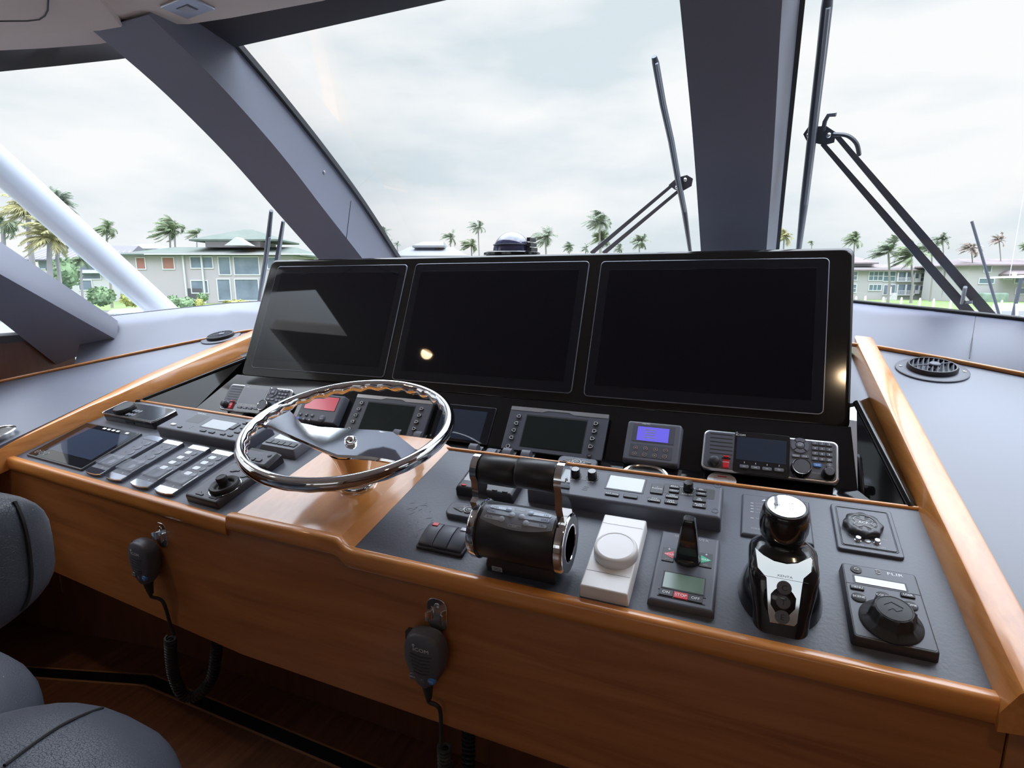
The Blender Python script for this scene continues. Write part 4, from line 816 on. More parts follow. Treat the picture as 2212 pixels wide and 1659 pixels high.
# ---------------------------------------------------------------- touch panel, pump monitor, autopilot head
a_, b_, c_, d_ = loc(FACE, 957, 871, .004), loc(FACE, 1076.5, 882.6, .004), loc(FACE, 1047.6, 961.3, .004), loc(FACE, 927, 946, .004)
Fp = offs(FACE, (a_.x+b_.x+c_.x+d_.x)/4, (a_.y+b_.y+c_.y+d_.y)/4); w = (b_.x-a_.x+c_.x-d_.x)/2; h = (a_.y+b_.y-c_.y-d_.y)/2
T = thing('touch_panel', 'flat frameless black touch panel right of the steering wheel rim', 'display', Fp)
part(T, 'body', 'plastic', rb(0, 0, 0, w, h, .005, .003, .001)); part(T, 'glass_front', 'bezel_glass', rb(0, 0, .004, w-.003, h-.003, .0016, .003, .0003)); part(T, 'screen', 'lcd_night', rb(-.006, -.004, .0053, w*.80, h*.80, .0005, .001, .0001))
H = .022
Fp, w, h = dev(FACE, [(1355.7, 905.9), (1474, 916.4), (1468, 1008), (1341.5, 994)], H)
T = thing('pump_monitor', 'grey monitor with a glowing blue display, left of the right hand radio', 'monitor', Fp)
part(T, 'body', 'plastic_mid', rb(0, 0, 0, w, h, H, .008, .004, 5, .003))
cx, cy, qw, qh = Q(Fp, H, [(1370, 915), (1459, 923), (1455, 961), (1363, 952)]); part(T, 'window', 'plastic_grey', rb(cx, cy, H-.0006, qw, qh, .0012, .002, .0003))
cx, cy, qw, qh = Q(Fp, H, [(1379, 921), (1446, 925.5), (1443.4, 960), (1373.8, 952.6)]); part(T, 'display', 'lcd_blue', rb(cx, cy+.001, H, qw, qh-.004, .001, .001, .0001), label='glowing blue LCD')
part(T, 'display_text', 'ink_dim', *[rb(cx-.008+.002*(k % 2), cy+.012-.007*k, H+.0009, .030-.004*(k % 3), .0022, .0003, .0002, .0001) for k in range(4)])
cx, cy, qw, qh = Q(Fp, H, [(1362, 959), (1453, 967.5), (1450, 993), (1358, 983)]); part(T, 'key_panel', 'plastic_grey', rb(cx, cy, H-.0006, qw, qh+.004, .0012, .003, .0003))
for i, (x_, y_) in enumerate(((1570, 488), (1640, 495), (1712, 502), (1785, 510), (1560, 530), (1633, 538), (1705, 546), (1777, 552))):
    x, y = lp(Fp, 900+x_/3.318, 820+y_/3.318, H); k_ = part(T, 'key', 'plastic_grey', lathe(x, y, [(.0052, H), (.0052, H+.0012), (.0001, H+.0016)], 20)); part(k_, 'key_ring', 'copper', line(circ(x, y, H+.0013, .0048, 20), .0004, True), poly([(x-.002, y-.0012), (x+.002, y-.0012), (x, y+.0018)] if i in (0, 2) else [(x-.002, y+.0012), (x, y-.0018), (x+.002, y+.0012)], H+.0016, H+.002) if i in (0, 2, 4, 6) else line([(x-.002, y, H+.0018), (x+.002, y, H+.0018)], .0004))
x, y = lp(Fp, 1378, 911.5, H); lettering(T, ('aqua', x, y-.005, H+.0004, .0042, 0, 1.2), mat='red'); x, y = lp(Fp, 1396, 913, H); lettering(T, ('-MATIC', x, y-.004, H+.0004, .004, 0, 1.2))
H = .026
Fp, w, h = dev(FACE, [(667.8, 846), (747.7, 856), (719, 917), (629.8, 906)], H)
T = thing('autopilot_head', 'autopilot head with a pink screen and round keys, seen through the steering wheel', 'display', Fp)
part(T, 'body', 'plastic_mid', rb(0, 0, 0, w, h, H, .005, .004, 4, .002))
part(T, 'screen_recess', 'ink_dark', rb(0, h*.17, H-.0006, w*.80, h*.50, .0012, .002, .0002)); part(T, 'screen', 'lcd_pink', rb(0, h*.16, H, w*.77, h*.46, .001, .001, .0001), label='pink lit screen')
for i, (px, py) in enumerate(((649.8, 895), (662.8, 896.4), (675, 897.9), (643.7, 904.4), (656.3, 905.8), (668.6, 907.6))):
    x, y = lp(Fp, px, py, H); k_ = part(T, 'key', 'blue' if i == 3 else 'plastic_grey', lathe(x, y, [(.0062, H), (.0062, H+.0015), (.005, H+.0025), (.0001, H+.003)], 24), label='blue key' if i == 3 else None)
    if i != 3: part(k_, 'key_mark', 'ink', rb(x, y, H+.003, .0055, .0018, .0003, .0002, .0001))
x, y = lp(Fp, 695.3, 905, H); k_ = part(T, 'rocker_key', 'plastic_grey', lathe(x, y, [(.0125, H), (.0125, H+.0015), (.0105, H+.003), (.0001, H+.0034)], 32)); part(k_, 'key_mark', 'ink', txt('ADJUST', x, y, H+.0034, .003))
# ---------------------------------------------------------------- thruster and trim flap switches in the tray
bx = [loc(TRAY, px, py, .01) for px, py in ((1023, 969), (1060, 975), (1096, 979), (1136, 983.5))]
tl_ = ['first flap switch in the black tray, nearest the steering wheel', 'second flap switch in the tray, its paddle pressed flat', 'third flap switch in the tray, behind the left throttle grip', 'fourth flap switch in the tray, behind the right throttle grip']
def flap(F, label, up=1):
    T = thing('flap_switch', label, 'switch', F, 'black flap switches in the instrument tray')
    part(T, 'plate', 'plastic', rb(0, 0, 0, .040, .038, .0035, .003, .001)); part(T, 'paddle', 'plastic_mid', lofts([[(sx_, y, z) for y, z in ([(-.014, .003), (-.016, .012), (-.008, .020), (.004, .021), (.013, .012), (.013, .003)] if up else [(-.014, .003), (-.014, .008), (.0, .009), (.013, .008), (.013, .003)])] for sx_ in (-.012, .012)]))
    part(T, 'legend', 'ink_dim', rb(.012, .0168, .0034, .016, .0016, .0003, .0002, .0001)); return T
for i, p in enumerate(bx): flap(offs(TRAY, p.x, p.y+.004), tl_[i], i != 1)
for i, (px, py) in enumerate(((858, 938), (903, 942))): p = loc(TRAY, px, py, .01); flap(offs(TRAY, p.x, p.y+.006), ['flap switch glimpsed through the wheel, left of its neighbour', 'flap switch glimpsed through the wheel, beside the right of the rim'][i])
# ---------------------------------------------------------------- cup holder, sticker and small things in the tray
def cup(F, r, label, group=None, depth=.07):
    T = thing('cup_holder', label, 'cup holder', F, group)
    part(T, 'rim', 'steel', lathe(0, 0, [(r*1.16, 0), (r*1.16, .002), (r*1.08, .0045), (r, .003), (r*.97, 0)], 48)); part(T, 'bowl', 'steel', lambda b: loft(b, [[(rr*math.cos(a), rr*math.sin(a), z) for a in (2*math.pi*k/48 for k in range(48))] for rr, z in ((r, .0035), (r*.97, -.01), (r*.95, -depth), (.001, -depth-.003))], False, True)); return T
a_, b_ = loc(TRAY, 1337, 1020, .003), loc(TRAY, 1453, 1020, .003); p = loc(TRAY, 1396, 1000, .003)
r_ = (b_.x-a_.x)/2/1.16
cup(offs(TRAY, (a_.x+b_.x)/2, p.y-r_*1.16), r_, 'stainless cup holder sunk in the black tray in front of the blue-lit monitor', None, .012)
p = loc(TRAY, 1559, 1037.5); T = thing('sticker', 'round white sticker with red print on the tray below the right radio', 'sticker', offs(TRAY, p.x, p.y)); part(T, 'disc', 'sticker', lathe(0, 0, [(.032, 0), (.032, .0006), (.0001, .0006)], 40)); part(T, 'heading', 'red', rb(0, .014, .0006, .020, .004, .0002, .001, .0001)); part(T, 'print_lines', 'ink_dim', *[rb(0, .006-.006*k, .0006, .036, .0014, .0002, .0003, .0001) for k in range(4)])
p = loc(TRAY, 507, 898, .01); T = thing('tray_gauge', 'small flat framed gauge in the tray below the left radio', 'gauge', offs(TRAY, p.x, p.y)); part(T, 'frame', 'plastic', rb(0, 0, 0, .082, .05, .010, .003, .002)); part(T, 'screen', 'lcd_grey', rb(-.006, .002, .0095, .058, .036, .001, .001, .0001))
p = loc(TRAY, 575, 905, .003); cup(offs(TRAY, p.x, p.y-.01), .040, 'stainless cup holder in the tray, half hidden by the left of the wheel rim', None, .012)
# ================================================================ LEFT DECK
Fp = offs(DL, -.862, .1065); H = .007
T = thing('glass_tablet', 'flush glass tablet by the left rail, landscape, with small printed icons', 'tablet', Fp)
shp = [(x-.0+.012*(-y/.1), y) for x, y in rrect(.322, .202, .003)]
part(T, 'frame', 'plastic', poly(shp, 0, H, .001)); part(T, 'glass_front', 'gloss_black', poly([(x*.965, y*.95) for x, y in shp], H-.0005, H+.0008)); part(T, 'screen', 'lcd_night', poly([(x*.80+.01, y*.66+.008) for x, y in shp], H+.0004, H+.0010))
for dx in (-.026, 0, .026): part(T, 'touch_icon', 'ink_dim', line(circ(-.098+dx, -.078, H+.0009, .0078, 24), .0006, True), line([(-.102+dx, -.078, H+.0009), (-.094+dx, -.078, H+.0009)], .0006))
part(T, 'status_icons', 'ink', *[rb(-.065+.026*k, .087, H+.0007, .016, .008, .0003, .001, .0001) for k in (1, 2, 3, 4, 6)])
# ---------------------------------------------------------------- four engine control panels
def control_panel(F, label, style):
    T = thing('engine_panel', label, 'control panel', F, 'slim engine control panels'); w, L_ = .078, .206; H = .010
    def bow(y, k): return [(-w/2, y), (-w*.2, y+k), (w*.2, y+k), (w/2, y)]
    out = [(-w/2, -L_/2+.006), (-w*.25, -L_/2+.001), (0, -L_/2), (w*.25, -L_/2+.001), (w/2, -L_/2+.006), (w/2, L_/2-.006), (w*.25, L_/2-.001), (0, L_/2), (-w*.25, L_/2-.001), (-w/2, L_/2-.006)]
    part(T, 'body', 'plastic_grey', poly(out, 0, H, .001))
    part(T, 'end_cap', 'chrome', poly(out[5:]+[(-w/2, L_/2-.024), (w/2, L_/2-.024)], H-.002, H+.0012, .0006)); part(T, 'end_cap', 'chrome', poly([(w/2, -L_/2+.024), (-w/2, -L_/2+.024)]+out[:5], H-.002, H+.0012, .0006))
    for k in range(4):
        y = L_*.30-k*.026
        if style == 0:
            x = .008 if k % 2 else .014
            part(T, 'button', 'plastic_mid', lathe(x, y, [(.0105, H-.001), (.0105, H+.0012), (.0001, H+.0022)], 28)); part(T, 'symbol', 'ink_dim', line([(-.020, y-.003, H+.0002), (-.020, y+.003, H+.0002), (-.012, y+.003, H+.0002)], .0005) if k % 2 else line(circ(-.015, y, H+.0002, .004, 16), .0005, True))
        else:
            part(T, 'button_surround', 'ink_dim', line([(x, y+yy, H+.0002) for x, yy in rrect(.058, .021, .010, 6)], .0005, True)); part(T, 'button', 'plastic_mid', lathe(.016, y, [(.0085, H-.001), (.0085, H+.0012), (.0001, H+.002)], 28)); part(T, 'label_window', 'lcd_pale', rb(-.011, y, H-.0005, .024, .014, .0012, .004, .0002))
    if style == 0: part(T, 'button', 'plastic_mid', lathe(.002, L_*.30-4*.026, [(.0105, H-.001), (.0105, H+.0012), (.0001, H+.0022)], 28))
    cv = part(T, 'flip_cover', 'clear', rb(0, -.042, H, w+.001, .046, .009, .004, .002)); part(cv, 'cover_hinge', 'steel', tube([(w/2, -.066, H+.002), (w/2, -.020, H+.002)], .0016, 6))
    part(T, 'legend', 'ink_dim', rb(.006, -.072, H, .004, .006, .0003, .001, .0001)); return T
for x, st, lab in ((-.624, 0, 'slim engine panel with clear flip cover, right beside the glass tablet'), (-.522, 0, 'slim engine panel, second to the right of the glass tablet'), (-.398, 1, 'slim engine panel with white label windows, left one of that pair'), (-.290, 1, 'slim engine panel with white label windows, next to the ring joystick')):
    control_panel(offs(DL, x, .1015), lab, st)
# ---------------------------------------------------------------- ring joystick pad, keyed remote, small display
Fp = offs(DL, -.134, .079); H = .021; w, h = .124, .152
T = thing('joystick_pad', 'low black pad with a ring joystick and V shaped keys below the wheel rim', 'controller', Fp)
part(T, 'body', 'plastic', rb(0, 0, 0, w, h, H, .006, .005, 4, .001)); part(T, 'inset', 'plastic_grey', rb(0, 0, H-.001, w*.80, h*.92, .0013, .006, .0003))
x, y = lp(Fp, 484, 1046, H+.01)
rg = part(T, 'control_ring', 'rubber', lathe(x, y, [(.035, H), (.037, H+.004), (.037, H+.010), (.034, H+.0135), (.026, H+.0125), (.0225, H+.008), (.0225, H+.004), (.0001, H+.004)], 48)); part(T, 'ring_trim', 'chrome', torus(x, y, H+.001, .0385, .0012, 44, 6))
part(rg, 'stick', 'rubber', lathe(x, y, [(.017, H+.003), (.0125, H+.010), (.0125, H+.020), (.0135, H+.022), (.0135, H+.031), (.012, H+.0335), (.0085, H+.034), (.008, H+.0333), (.0001, H+.0333)], 36))
for (px, py), fl_ in (((434, 1066), 0), ((463, 1074), 0), ((508, 1018), 1), ((530, 1030), 1)):
    a, b_ = lp(Fp, px, py, H); s_ = -1 if fl_ else 1
    part(T, 'key', 'key', poly([(a-.013, b_+.006*s_), (a-.013, b_-.006*s_), (a+.013, b_-.006*s_), (a+.013, b_-.001*s_), (a+.004, b_-.001*s_), (a-.004, b_+.006*s_)][::s_], H, H+.0025, .0006))
Fp = offs(DL, -.133, .187); w, h = .126, .060
T = thing('keyed_remote', 'small grey keyed remote with one red key, seen inside the wheel rim', 'controller', Fp)
def wedge(b): loft(b, [[(x, y, 0) for x, y in rrect(w, h, .006)], [(x, y, .014+.14*(y+h/2)) for x, y in rrect(w, h, .006)], [(x*.84, y*.86, .022+.14*(y+h/2)) for x, y in rrect(w, h, .006)]])
part(T, 'body', 'plastic', wedge); fw = Matrix.Translation((0, 0, .0262)) @ Matrix.Rotation(math.atan(.14), 4, 'X')
part(T, 'face', 'plastic_grey', tr(fw, rb(0, 0, -.001, w*.80, h*.78, .0014, .005, .0005)))
for x, m_ in ((-.035, 'red'), (-.008, 'key'), (.018, 'key')): part(T, 'key', m_, tr(fw, rb(x, -.012, 0, .022, .011, .003, .003, .001)), label='red key' if m_ == 'red' else None)
part(T, 'round_key', 'key', tr(fw, lathe(.036, .011, [(.006, 0), (.006, .002), (.0001, .003)], 24))); part(T, 'lettering', 'ink_dim', tr(fw, txt('GARMIN', 0, .010, .0006, .0045)))
Fp = offs(DL, -.120, .292); w, h = .150, .122
T = thing('wind_display', 'sloping grey display with five square keys, seen through the wheel spokes', 'display', Fp)
part(T, 'body', 'plastic_mid', lofts([[(x, y, z) for x, y in rrect(a*w, a2*h, .006)] for a, a2, z in ((1, 1, 0), (1, 1, .006), (.86, .80, .024))])); part(T, 'screen', 'lcd_pale', rb(.004, .014, .0235, w*.72, h*.46, .001, .002, .0002))
for k in range(5): part(T, 'key', 'key', rb(-.048+.0235*k, -.030, .0235, .021, .016, .003, .0015, .0008))
# ---------------------------------------------------------------- camera remote at the back left
Fp = offs(DL, -.845, .288); w, h, H = .300, .088, .031
T = thing('camera_remote', 'glossy black camera remote with a rubber joystick at the back left of the left deck', 'controller', Fp)
part(T, 'body', 'plastic_gloss', rb(0, 0, 0, w, h, H, .012, .003, 6)); part(T, 'edge_trim', 'steel', line([(x, y, H-.003) for x, y in rrect(w+.001, h+.001, .012, 6)], .002, True)); part(T, 'front_face', 'gloss_black', rb(.03, 0, H-.001, w*.74, h*.86, .0016, .008, .0005))
x, y = lp(Fp, 268, 881, H+.01); part(T, 'joystick', 'rubber', lathe(x, y, [(.030, H-.004), (.034, H+.002), (.034, H+.012), (.031, H+.016), (.020, H+.0165), (.0001, H+.0155)], 40, lambda a, z: .02*math.cos(10*a)))
for i in range(6): part(T, 'button', 'plastic_grey', lathe(x+.046+.017*(i % 3), y-.018+.024*(i//3), [(.0075, H), (.0075, H+.0015), (.0001, H+.0024)], 24))
part(T, 'side_port', 'ink_dark', tr(Matrix.Translation((.01, -h/2-.0004, .012)) @ Matrix.Rotation(math.pi/2, 4, 'X'), rb(0, 0, -.001, .05, .010, .0018, .002, .0002)))

# ================================================================ STEERING WHEEL
nW = Vector((.066, -.245, 1)).normalized(); cW = V(-.846, 1.022, -.336)
uW = (Vector((1, 0, 0))-nW*nW.x).normalized()
FW = frame(cW, uW, nW.cross(uW))
T = thing('steering_wheel', 'polished chrome two spoke steering wheel standing over the raised wood centre', 'steering wheel', FW)
Rw = .2385; rw = .0135
def rim(b):
    n, s2 = 144, 14; ls = []
    for k in range(n):
        a = 2*math.pi*k/n; ring = []
        for j in range(s2):
            t_ = 2*math.pi*j/s2; inner = max(0, -math.cos(t_)*.75-math.sin(t_)*.75); rr = rw*(1+.22*inner*math.cos(30*a)-.02)
            ring.append(((Rw+rr*1.0*math.cos(t_))*math.cos(a), (Rw+rr*math.cos(t_))*math.sin(a), rr*1.2*math.sin(t_)))
        ls.append(ring)
    ls.append(ls[0]); loft(b, ls, False, False); bmesh.ops.remove_doubles(b, verts=b.verts, dist=1e-6)
part(T, 'rim', 'chrome', rim, sharp=60)
# spoke plate: a dished bar, widest at the hub
sl = loc(FW, 590, 915, -.01); sr = loc(FW, 872, 975, -.01)
dirS = Vector((sr.x-sl.x, sr.y-sl.y, 0)); angS = math.radians(-10)
P1 = loc(FW, 606, 905, -.010); P2 = loc(FW, 878, 983, -.010); CH = loc(FW, 757, 952, -.028)
def spoke(b):
    # stations across the wheel: (upper edge pixel, lower edge pixel, dish height)
    st_ = [((628, 885), (566, 917), -.004), ((634, 892), (582, 920), -.007), ((652, 912), (606, 931), -.014), ((690, 920), (650, 951), -.022), ((730, 922), (690, 969), -.028), ((775, 924), (727, 984), -.031), ((815, 926), (765, 985.5), -.030), ((850, 930), (800, 988), -.026), ((875, 949), (835, 993), -.018), ((898, 968), (856, 997), -.009), ((912, 972), (872, 1000), -.005)]
    ls = []
    for u_, l_, z in st_:
        a, c = loc(FW, *u_, z), loc(FW, *l_, z); th = .012
        q = lambda t, dz_: (a.x+(c.x-a.x)*t, a.y+(c.y-a.y)*t, z+dz_)
        ls.append([q(0, -.005), q(.04, -.001), q(.5, -.0004), q(.96, -.001), q(1, -.005), q(.96, -th), q(.5, -th-.003), q(.04, -th)])
    loft(b, ls)
part(T, 'spoke_plate', 'chrome', spoke, sharp=18)
HX2, HY2 = CH.x, CH.y
part(T, 'hub_nut', 'chrome', lathe(HX2, HY2, [(.014, -.034), (.014, -.027), (.0125, -.025), (.0125, -.021), (.008, -.016), (.0001, -.015)], 24))
part(T, 'hub_cone', 'cone_bronze', lathe(HX2, HY2, [(.056, -.046), (.050, -.060), (.040, -.095), (.034, -.112), (.0001, -.112)], 44))
part(T, 'shaft', 'steel', lathe(HX2, HY2, [(.018, -.110), (.018, -.155)], 24)); part(T, 'collar', 'chrome', lathe(HX2, HY2, [(.047, -.152), (.047, -.140), (.042, -.134), (.024, -.131), (.0001, -.131)], 44))
# ================================================================ HAND MICROPHONES AND THEIR CLIPS
def microphone(O, yaw, label, drop, coil, label2):
    F = Matrix.Translation(O) @ Matrix.Rotation(yaw, 4, 'Z') @ Matrix.Rotation(math.pi/2, 4, 'X') @ Matrix.Scale(1.22, 4)   # local x right, y up, z towards the room
    T = thing('hand_microphone', label, 'microphone', F, 'hand microphones on the front panel')
    def egg(k, zz, dy=0): # outline, widest near the top
        o = []
        for i in range(40):
            a = 2*math.pi*i/40; x = math.cos(a); y = math.sin(a); sq = lambda v: math.copysign(abs(v)**.72, v)
            wd = .0365*(1-.30*max(0, -y)**1.5); o.append(((sq(x) if y > 0 else x)*wd*k, (.058*y if y < 0 else .044*sq(y))*k+dy, zz))
        return o
    part(T, 'body', 'plastic_grey', lofts([egg(.80, .006), egg(.93, .010), egg(1, .017), egg(1, .027), egg(.955, .030), egg(.955, .031), egg(.93, .035), egg(.86, .038), egg(.5, .0405), egg(.01, .041)]), sharp=40)
    for k in range(6): part(T, 'speaker_slot', 'ink_dark', tube([(-.020+.0012*k, .008-.0062*k+.001, .0402), (0, .0065-.0062*k, .0411), (.020-.0012*k, .008-.0062*k+.001, .0402)], .0010, 5))
    part(T, 'lettering', 'ink', txt('ICOM', .001, .0185, .0419, .0062, 0, 'CENTER', 1.3), line(circ(-.0125, .0250, .0417, .0018, 14), .0004, True))
    for x, m_ in ((-.017, 'plastic_grey'), (0, 'plastic_grey'), (.017, 'blue')):
        y = -.034-(.004 if x == 0 else 0); k_ = part(T, 'key', m_, lathe(x, y, [(.0062, .034), (.0062, .0385), (.005, .040), (.0001, .0402)], 20, None, (1.15, 1) if x else (1, 1.25)), label='blue 16/C key' if m_ == 'blue' else None)
        part(k_, 'key_mark', 'ink', txt('16/C' if x > 0 else 'HI/LO' if x < 0 else '^', x, y+(.002 if x == 0 else 0), .0403, .0032))
    part(T, 'talk_button', 'rubber', lofts([[(-.0375+dx, y, z) for y, z in ((.002, .013), (.002, .025), (.033, .025), (.033, .013))] for dx in (0.012, .004, 0)]))
    part(T, 'strain_relief', 'rubber', lathe(0, 0, [(.0095, 0), (.008, .012), (.006, .030)], 16) if False else tube([(0, -.052, .022), (0, -.062, .022), (0, -.072, .021), (0, -.084, .020)], .008, 12, radii=[.0105, .009, .0075, .0055]))
    inv = F.inverted()
    d = [inv @ p for p in drop]; part(T, 'straight_cord', 'rubber', tube(catmull([Vector((0, -.082, .020)), Vector((0, -.092, .019))]+d[1:], 5), .0036, 8))
    path = [inv @ p for p in coil]; pts = []
    # resample the sagging path and wind a coil around it
    seg = [0]
    for a, c in zip(path, path[1:]): seg.append(seg[-1]+(c-a).length)
    L_ = seg[-1]; n = int(L_/.0078); N = n*9
    for i in range(N+1):
        s_ = L_*i/N; j = 0
        while j < len(seg)-2 and seg[j+1] < s_: j += 1
        t_ = (s_-seg[j])/(seg[j+1]-seg[j]); p = path[j].lerp(path[j+1], t_); tg = (path[min(j+2, len(path)-1)]-path[max(j-1, 0)]).normalized()
        s1 = tg.cross(Vector((0, 0, 1))).normalized(); s2 = s1.cross(tg); a = 2*math.pi*i/9; pts.append(p+s1*(.0105*math.cos(a))+s2*(.0105*math.sin(a)))
    part(T, 'coiled_cord', 'rubber', tube(pts, .0032, 6), label=label2); return T
def clip(O, yaw, label):
    F = Matrix.Translation(O) @ Matrix.Rotation(yaw, 4, 'Z') @ Matrix.Rotation(math.pi/2, 4, 'X') @ Matrix.Scale(1.2, 4)
    T = thing('microphone_clip', label, 'clip', F, 'metal microphone clips')
    part(T, 'plate', 'chrome', rb(0, 0, 0, .038, .056, .0022, .014, .0006, 6)); part(T, 'screw', 'steel', lathe(0, .015, [(.0055, .002), (.005, .0035), (.0001, .0045)], 20))
    for s_ in (-1, 1): part(T, 'spring_leaf', 'chrome', lofts([[(s_*x+d_, y, z) for x, z in ((.0075, .0022), (.0105, .010), (.016, .0125), (.0165, .0105), (.012, .008), (.0095, .0022))] for y, d_ in ((-.010, 0), (.006, 0))]))
    return T
def catmull(ps, n=8):
    o = []
    for i in range(len(ps)-1):
        p0, p1, p2, p3 = ps[max(i-1, 0)], ps[i], ps[i+1], ps[min(i+2, len(ps)-1)]
        for k in range(n):
            t = k/n; o.append(.5*((2*p1)+(p2-p0)*t+(2*p0-5*p1+4*p2-p3)*t*t+(3*p1-p0-3*p2+p3)*t**3))
    return o+[ps[-1]]
# left one: panel surface is the yawed left wing
yl = lambda x: .861+(-x-1.08)*.07
mc = aty(322, 1203, yl(-1.42)-.02)
clip(aty(350, 1155, yl(-1.39)-.001), -PSI, 'small metal clip on the front panel behind the left microphone')
dp = [aty(348, 1262, yl(-1.4)-.022), aty(352, 1300, yl(-1.4)-.015), aty(368, 1350, yl(-1.4)-.01), aty(376, 1372, yl(-1.4)-.008)]
cl_ = catmull([aty(*p, y) for p, y in (((368, 1378), .885), ((370, 1420), .89), ((376, 1460), .90), ((392, 1496), .91), ((412, 1506), .925), ((436, 1494), .94), ((458, 1462), .955), ((466, 1420), .965), ((470, 1360), .975), ((470, 1310), .98))])
microphone(mc+Vector((0, .018, 0)), -PSI, 'black hand microphone hung on the left half of the front panel', dp, cl_, 'black coiled cord')
mc = aty(925, 1407, .841)
clip(aty(945, 1326, .860), 0, 'small metal clip on the front panel behind the right microphone')
dp = [aty(944, 1492, .839), aty(949, 1530, .843), aty(953, 1575, .847), aty(953, 1612, .85)]
cl_ = catmull([aty(*p, y) for p, y in (((960, 1612), .862), ((962, 1660), .865), ((968, 1720), .87), ((985, 1750), .88), ((1004, 1720), .90), ((1012, 1660), .92), ((1012, 1600), .94), ((1015, 1540), .95))])
microphone(mc+Vector((0, .02, 0)), .02, 'black hand microphone hung on the front panel below the throttle', dp, cl_, 'black coiled cord')

# ================================================================ DEFROST VENTS AND DASH CUP HOLDER
def vent(F, label):
    T = thing('defrost_vent', label, 'vent', F, 'round defrost vents on the dash')
    part(T, 'flange', 'plastic_grey', lathe(0, 0, [(.086, 0), (.086, .004), (.083, .006), (.058, .006), (.057, .002), (.0001, .002)], 56))
    part(T, 'collar', 'plastic', lathe(0, 0, [(.060, .005), (.060, .014), (.057, .019), (.0535, .019), (.053, .006)], 48)); part(T, 'throat', 'ink_dark', lathe(0, 0, [(.054, .0035), (.0001, .0035)], 40))
    for k in range(-4, 5):
        x = k*.0115; l = math.sqrt(max(0, .0535**2-x*x)); part(T, 'slat', 'plastic_mid', tr(Matrix.Translation((x, 0, .0155)) @ Matrix.Rotation(.5, 4, 'Y'), rb(0, 0, -.006, .0016, 2*l, .009, .0004, .0003)))
    part(T, 'hub', 'plastic_mid', lathe(.004, .006, [(.013, .012), (.014, .020), (.012, .022), (.0001, .0215)], 28)); part(T, 'bridge', 'plastic_mid', tube([(-.046, -.026, .017), (.004, .006, .0185)], .002, 6), tube([(.004, .006, .0185), (.04, .034, .017)], .002, 6))
    for a in (.12, math.pi+.12): part(T, 'screw', 'steel', lathe(.073*math.cos(a), .073*math.sin(a), [(.005, .0055), (.004, .0075), (.0001, .008)], 16))
    return T
TD = frame(T0-nT*.012, Vector((1, 0, 0)), Vector((0, math.cos(TS), math.sin(TS))))
p = loc(TD, 2012, 801); q1, q2 = loc(TD, 1935, 801), loc(TD, 2090, 803)
v1_ = vent(offs(TD, p.x, p.y, .0005) @ Matrix.Rotation(-.25, 4, 'Z'), 'round black defrost vent on the right dash top, beside the wood rail')
p = loc(TD, 500, 730); v2_ = copy_tree(v1_); v2_.matrix_world = offs(TD, p.x-.055, p.y-.01, .0005); v2_['label'] = 'round black defrost vent half hidden behind the left wood rail'
p = loc(TD, 18, 945); cup(offs(TD, p.x-.085, p.y+.005, .0005), .048, 'stainless cup holder on the left dash at the picture edge', None, .03)

# ================================================================ COMPASS ON THE COWL
cb = aty(1106, 544, 1.80)
T = thing('compass', 'dark domed magnetic compass on the cowl behind the middle display', 'compass', cb+Vector((0, 0, -.012)))
rD = .066
part(T, 'flange', 'plastic_gloss', lathe(0, 0, [(.098, 0), (.098, .008), (.090, .012), (.070, .014), (.0001, .014)], 48))
part(T, 'dome', 'compass', lathe(0, 0, [(rD*math.cos(a), .012+rD*1.02*math.sin(a)) for a in (math.pi/2*k/12 for k in range(12))]+[(.0001, .012+rD*1.02)], 48), sharp=80)
part(T, 'card', 'ink_dim', lathe(0, -.0, [(rD*.99+.0006, .034), (rD*.985+.0008, .036), (rD*.98, .036)], 48))
part(T, 'lamp_housing', 'plastic', *[box(.066, -.03, .012+.016*k, .083-.003*k, .03, .024+.016*k) for k in range(3)])
part(T, 'pedestal', 'plastic', lathe(0, 0, [(.09, -.16), (.09, 0)], 32))

# ================================================================ HELM CHAIR
T = thing('helm_chair', 'grey-black leather helm chair in the lower left corner, seams and piping showing', 'chair', Vector((-1.15, .10, 0)))
def pillow(cx, cy, cz, sx_, sy_, sz_, e=3.2, n=28, m=16, rot=0, top=0):
    def sg(v, p): return math.copysign(abs(v)**p, v)
    def f(b):
        ls = []
        for i in range(1, m):
            ph = -math.pi/2+math.pi*i/m; r = []
            for k in range(n):
                th = 2*math.pi*k/n; x = sg(math.cos(ph), 2/e)*sg(math.cos(th), 2/e)*sx_; y = sg(math.cos(ph), 2/e)*sg(math.sin(th), 2/e)*sy_
                z = sg(math.sin(ph), 2/e)*sz_; xr = x*math.cos(rot)-y*math.sin(rot); yr = x*math.sin(rot)+y*math.cos(rot)
                r.append((cx+xr, cy+yr, cz+z))
            ls.append(r)
        loft(b, ls)
    return f
from mathutils.bvhtree import BVHTree
def on_mesh(o, pxs, lift=.0015):
    b = bmesh.new(); b.from_mesh(o.data); b.transform(o.matrix_world if o.parent is None else o.parent.matrix_world); bv = BVHTree.FromBMesh(b); r = []
    for px in pxs:
        d = ray(*px).normalized(); h_ = bv.ray_cast(EYE, d)
        if h_[0] is not None: r.append(h_[0]+h_[1]*lift if h_[1].dot(d) < 0 else h_[0]-h_[1]*lift)
    b.free(); return r
zc = EZ
near = part(T, 'side_bolster', 'seat_leather', pillow(-.965, .15, zc-.845, .262, .40, .165, 2.8, 44, 24), world=True, sharp=80)
part(T, 'seat_cushion', 'seat_leather', pillow(-1.385, .14, zc-.83, .32, .42, .17, 2.4, 44, 24), world=True, sharp=80)
arm = part(T, 'armrest', 'seat_leather', pillow(-1.10, .19, zc-.435, .080, .325, .128, 3.2, 44, 24), world=True, sharp=80)
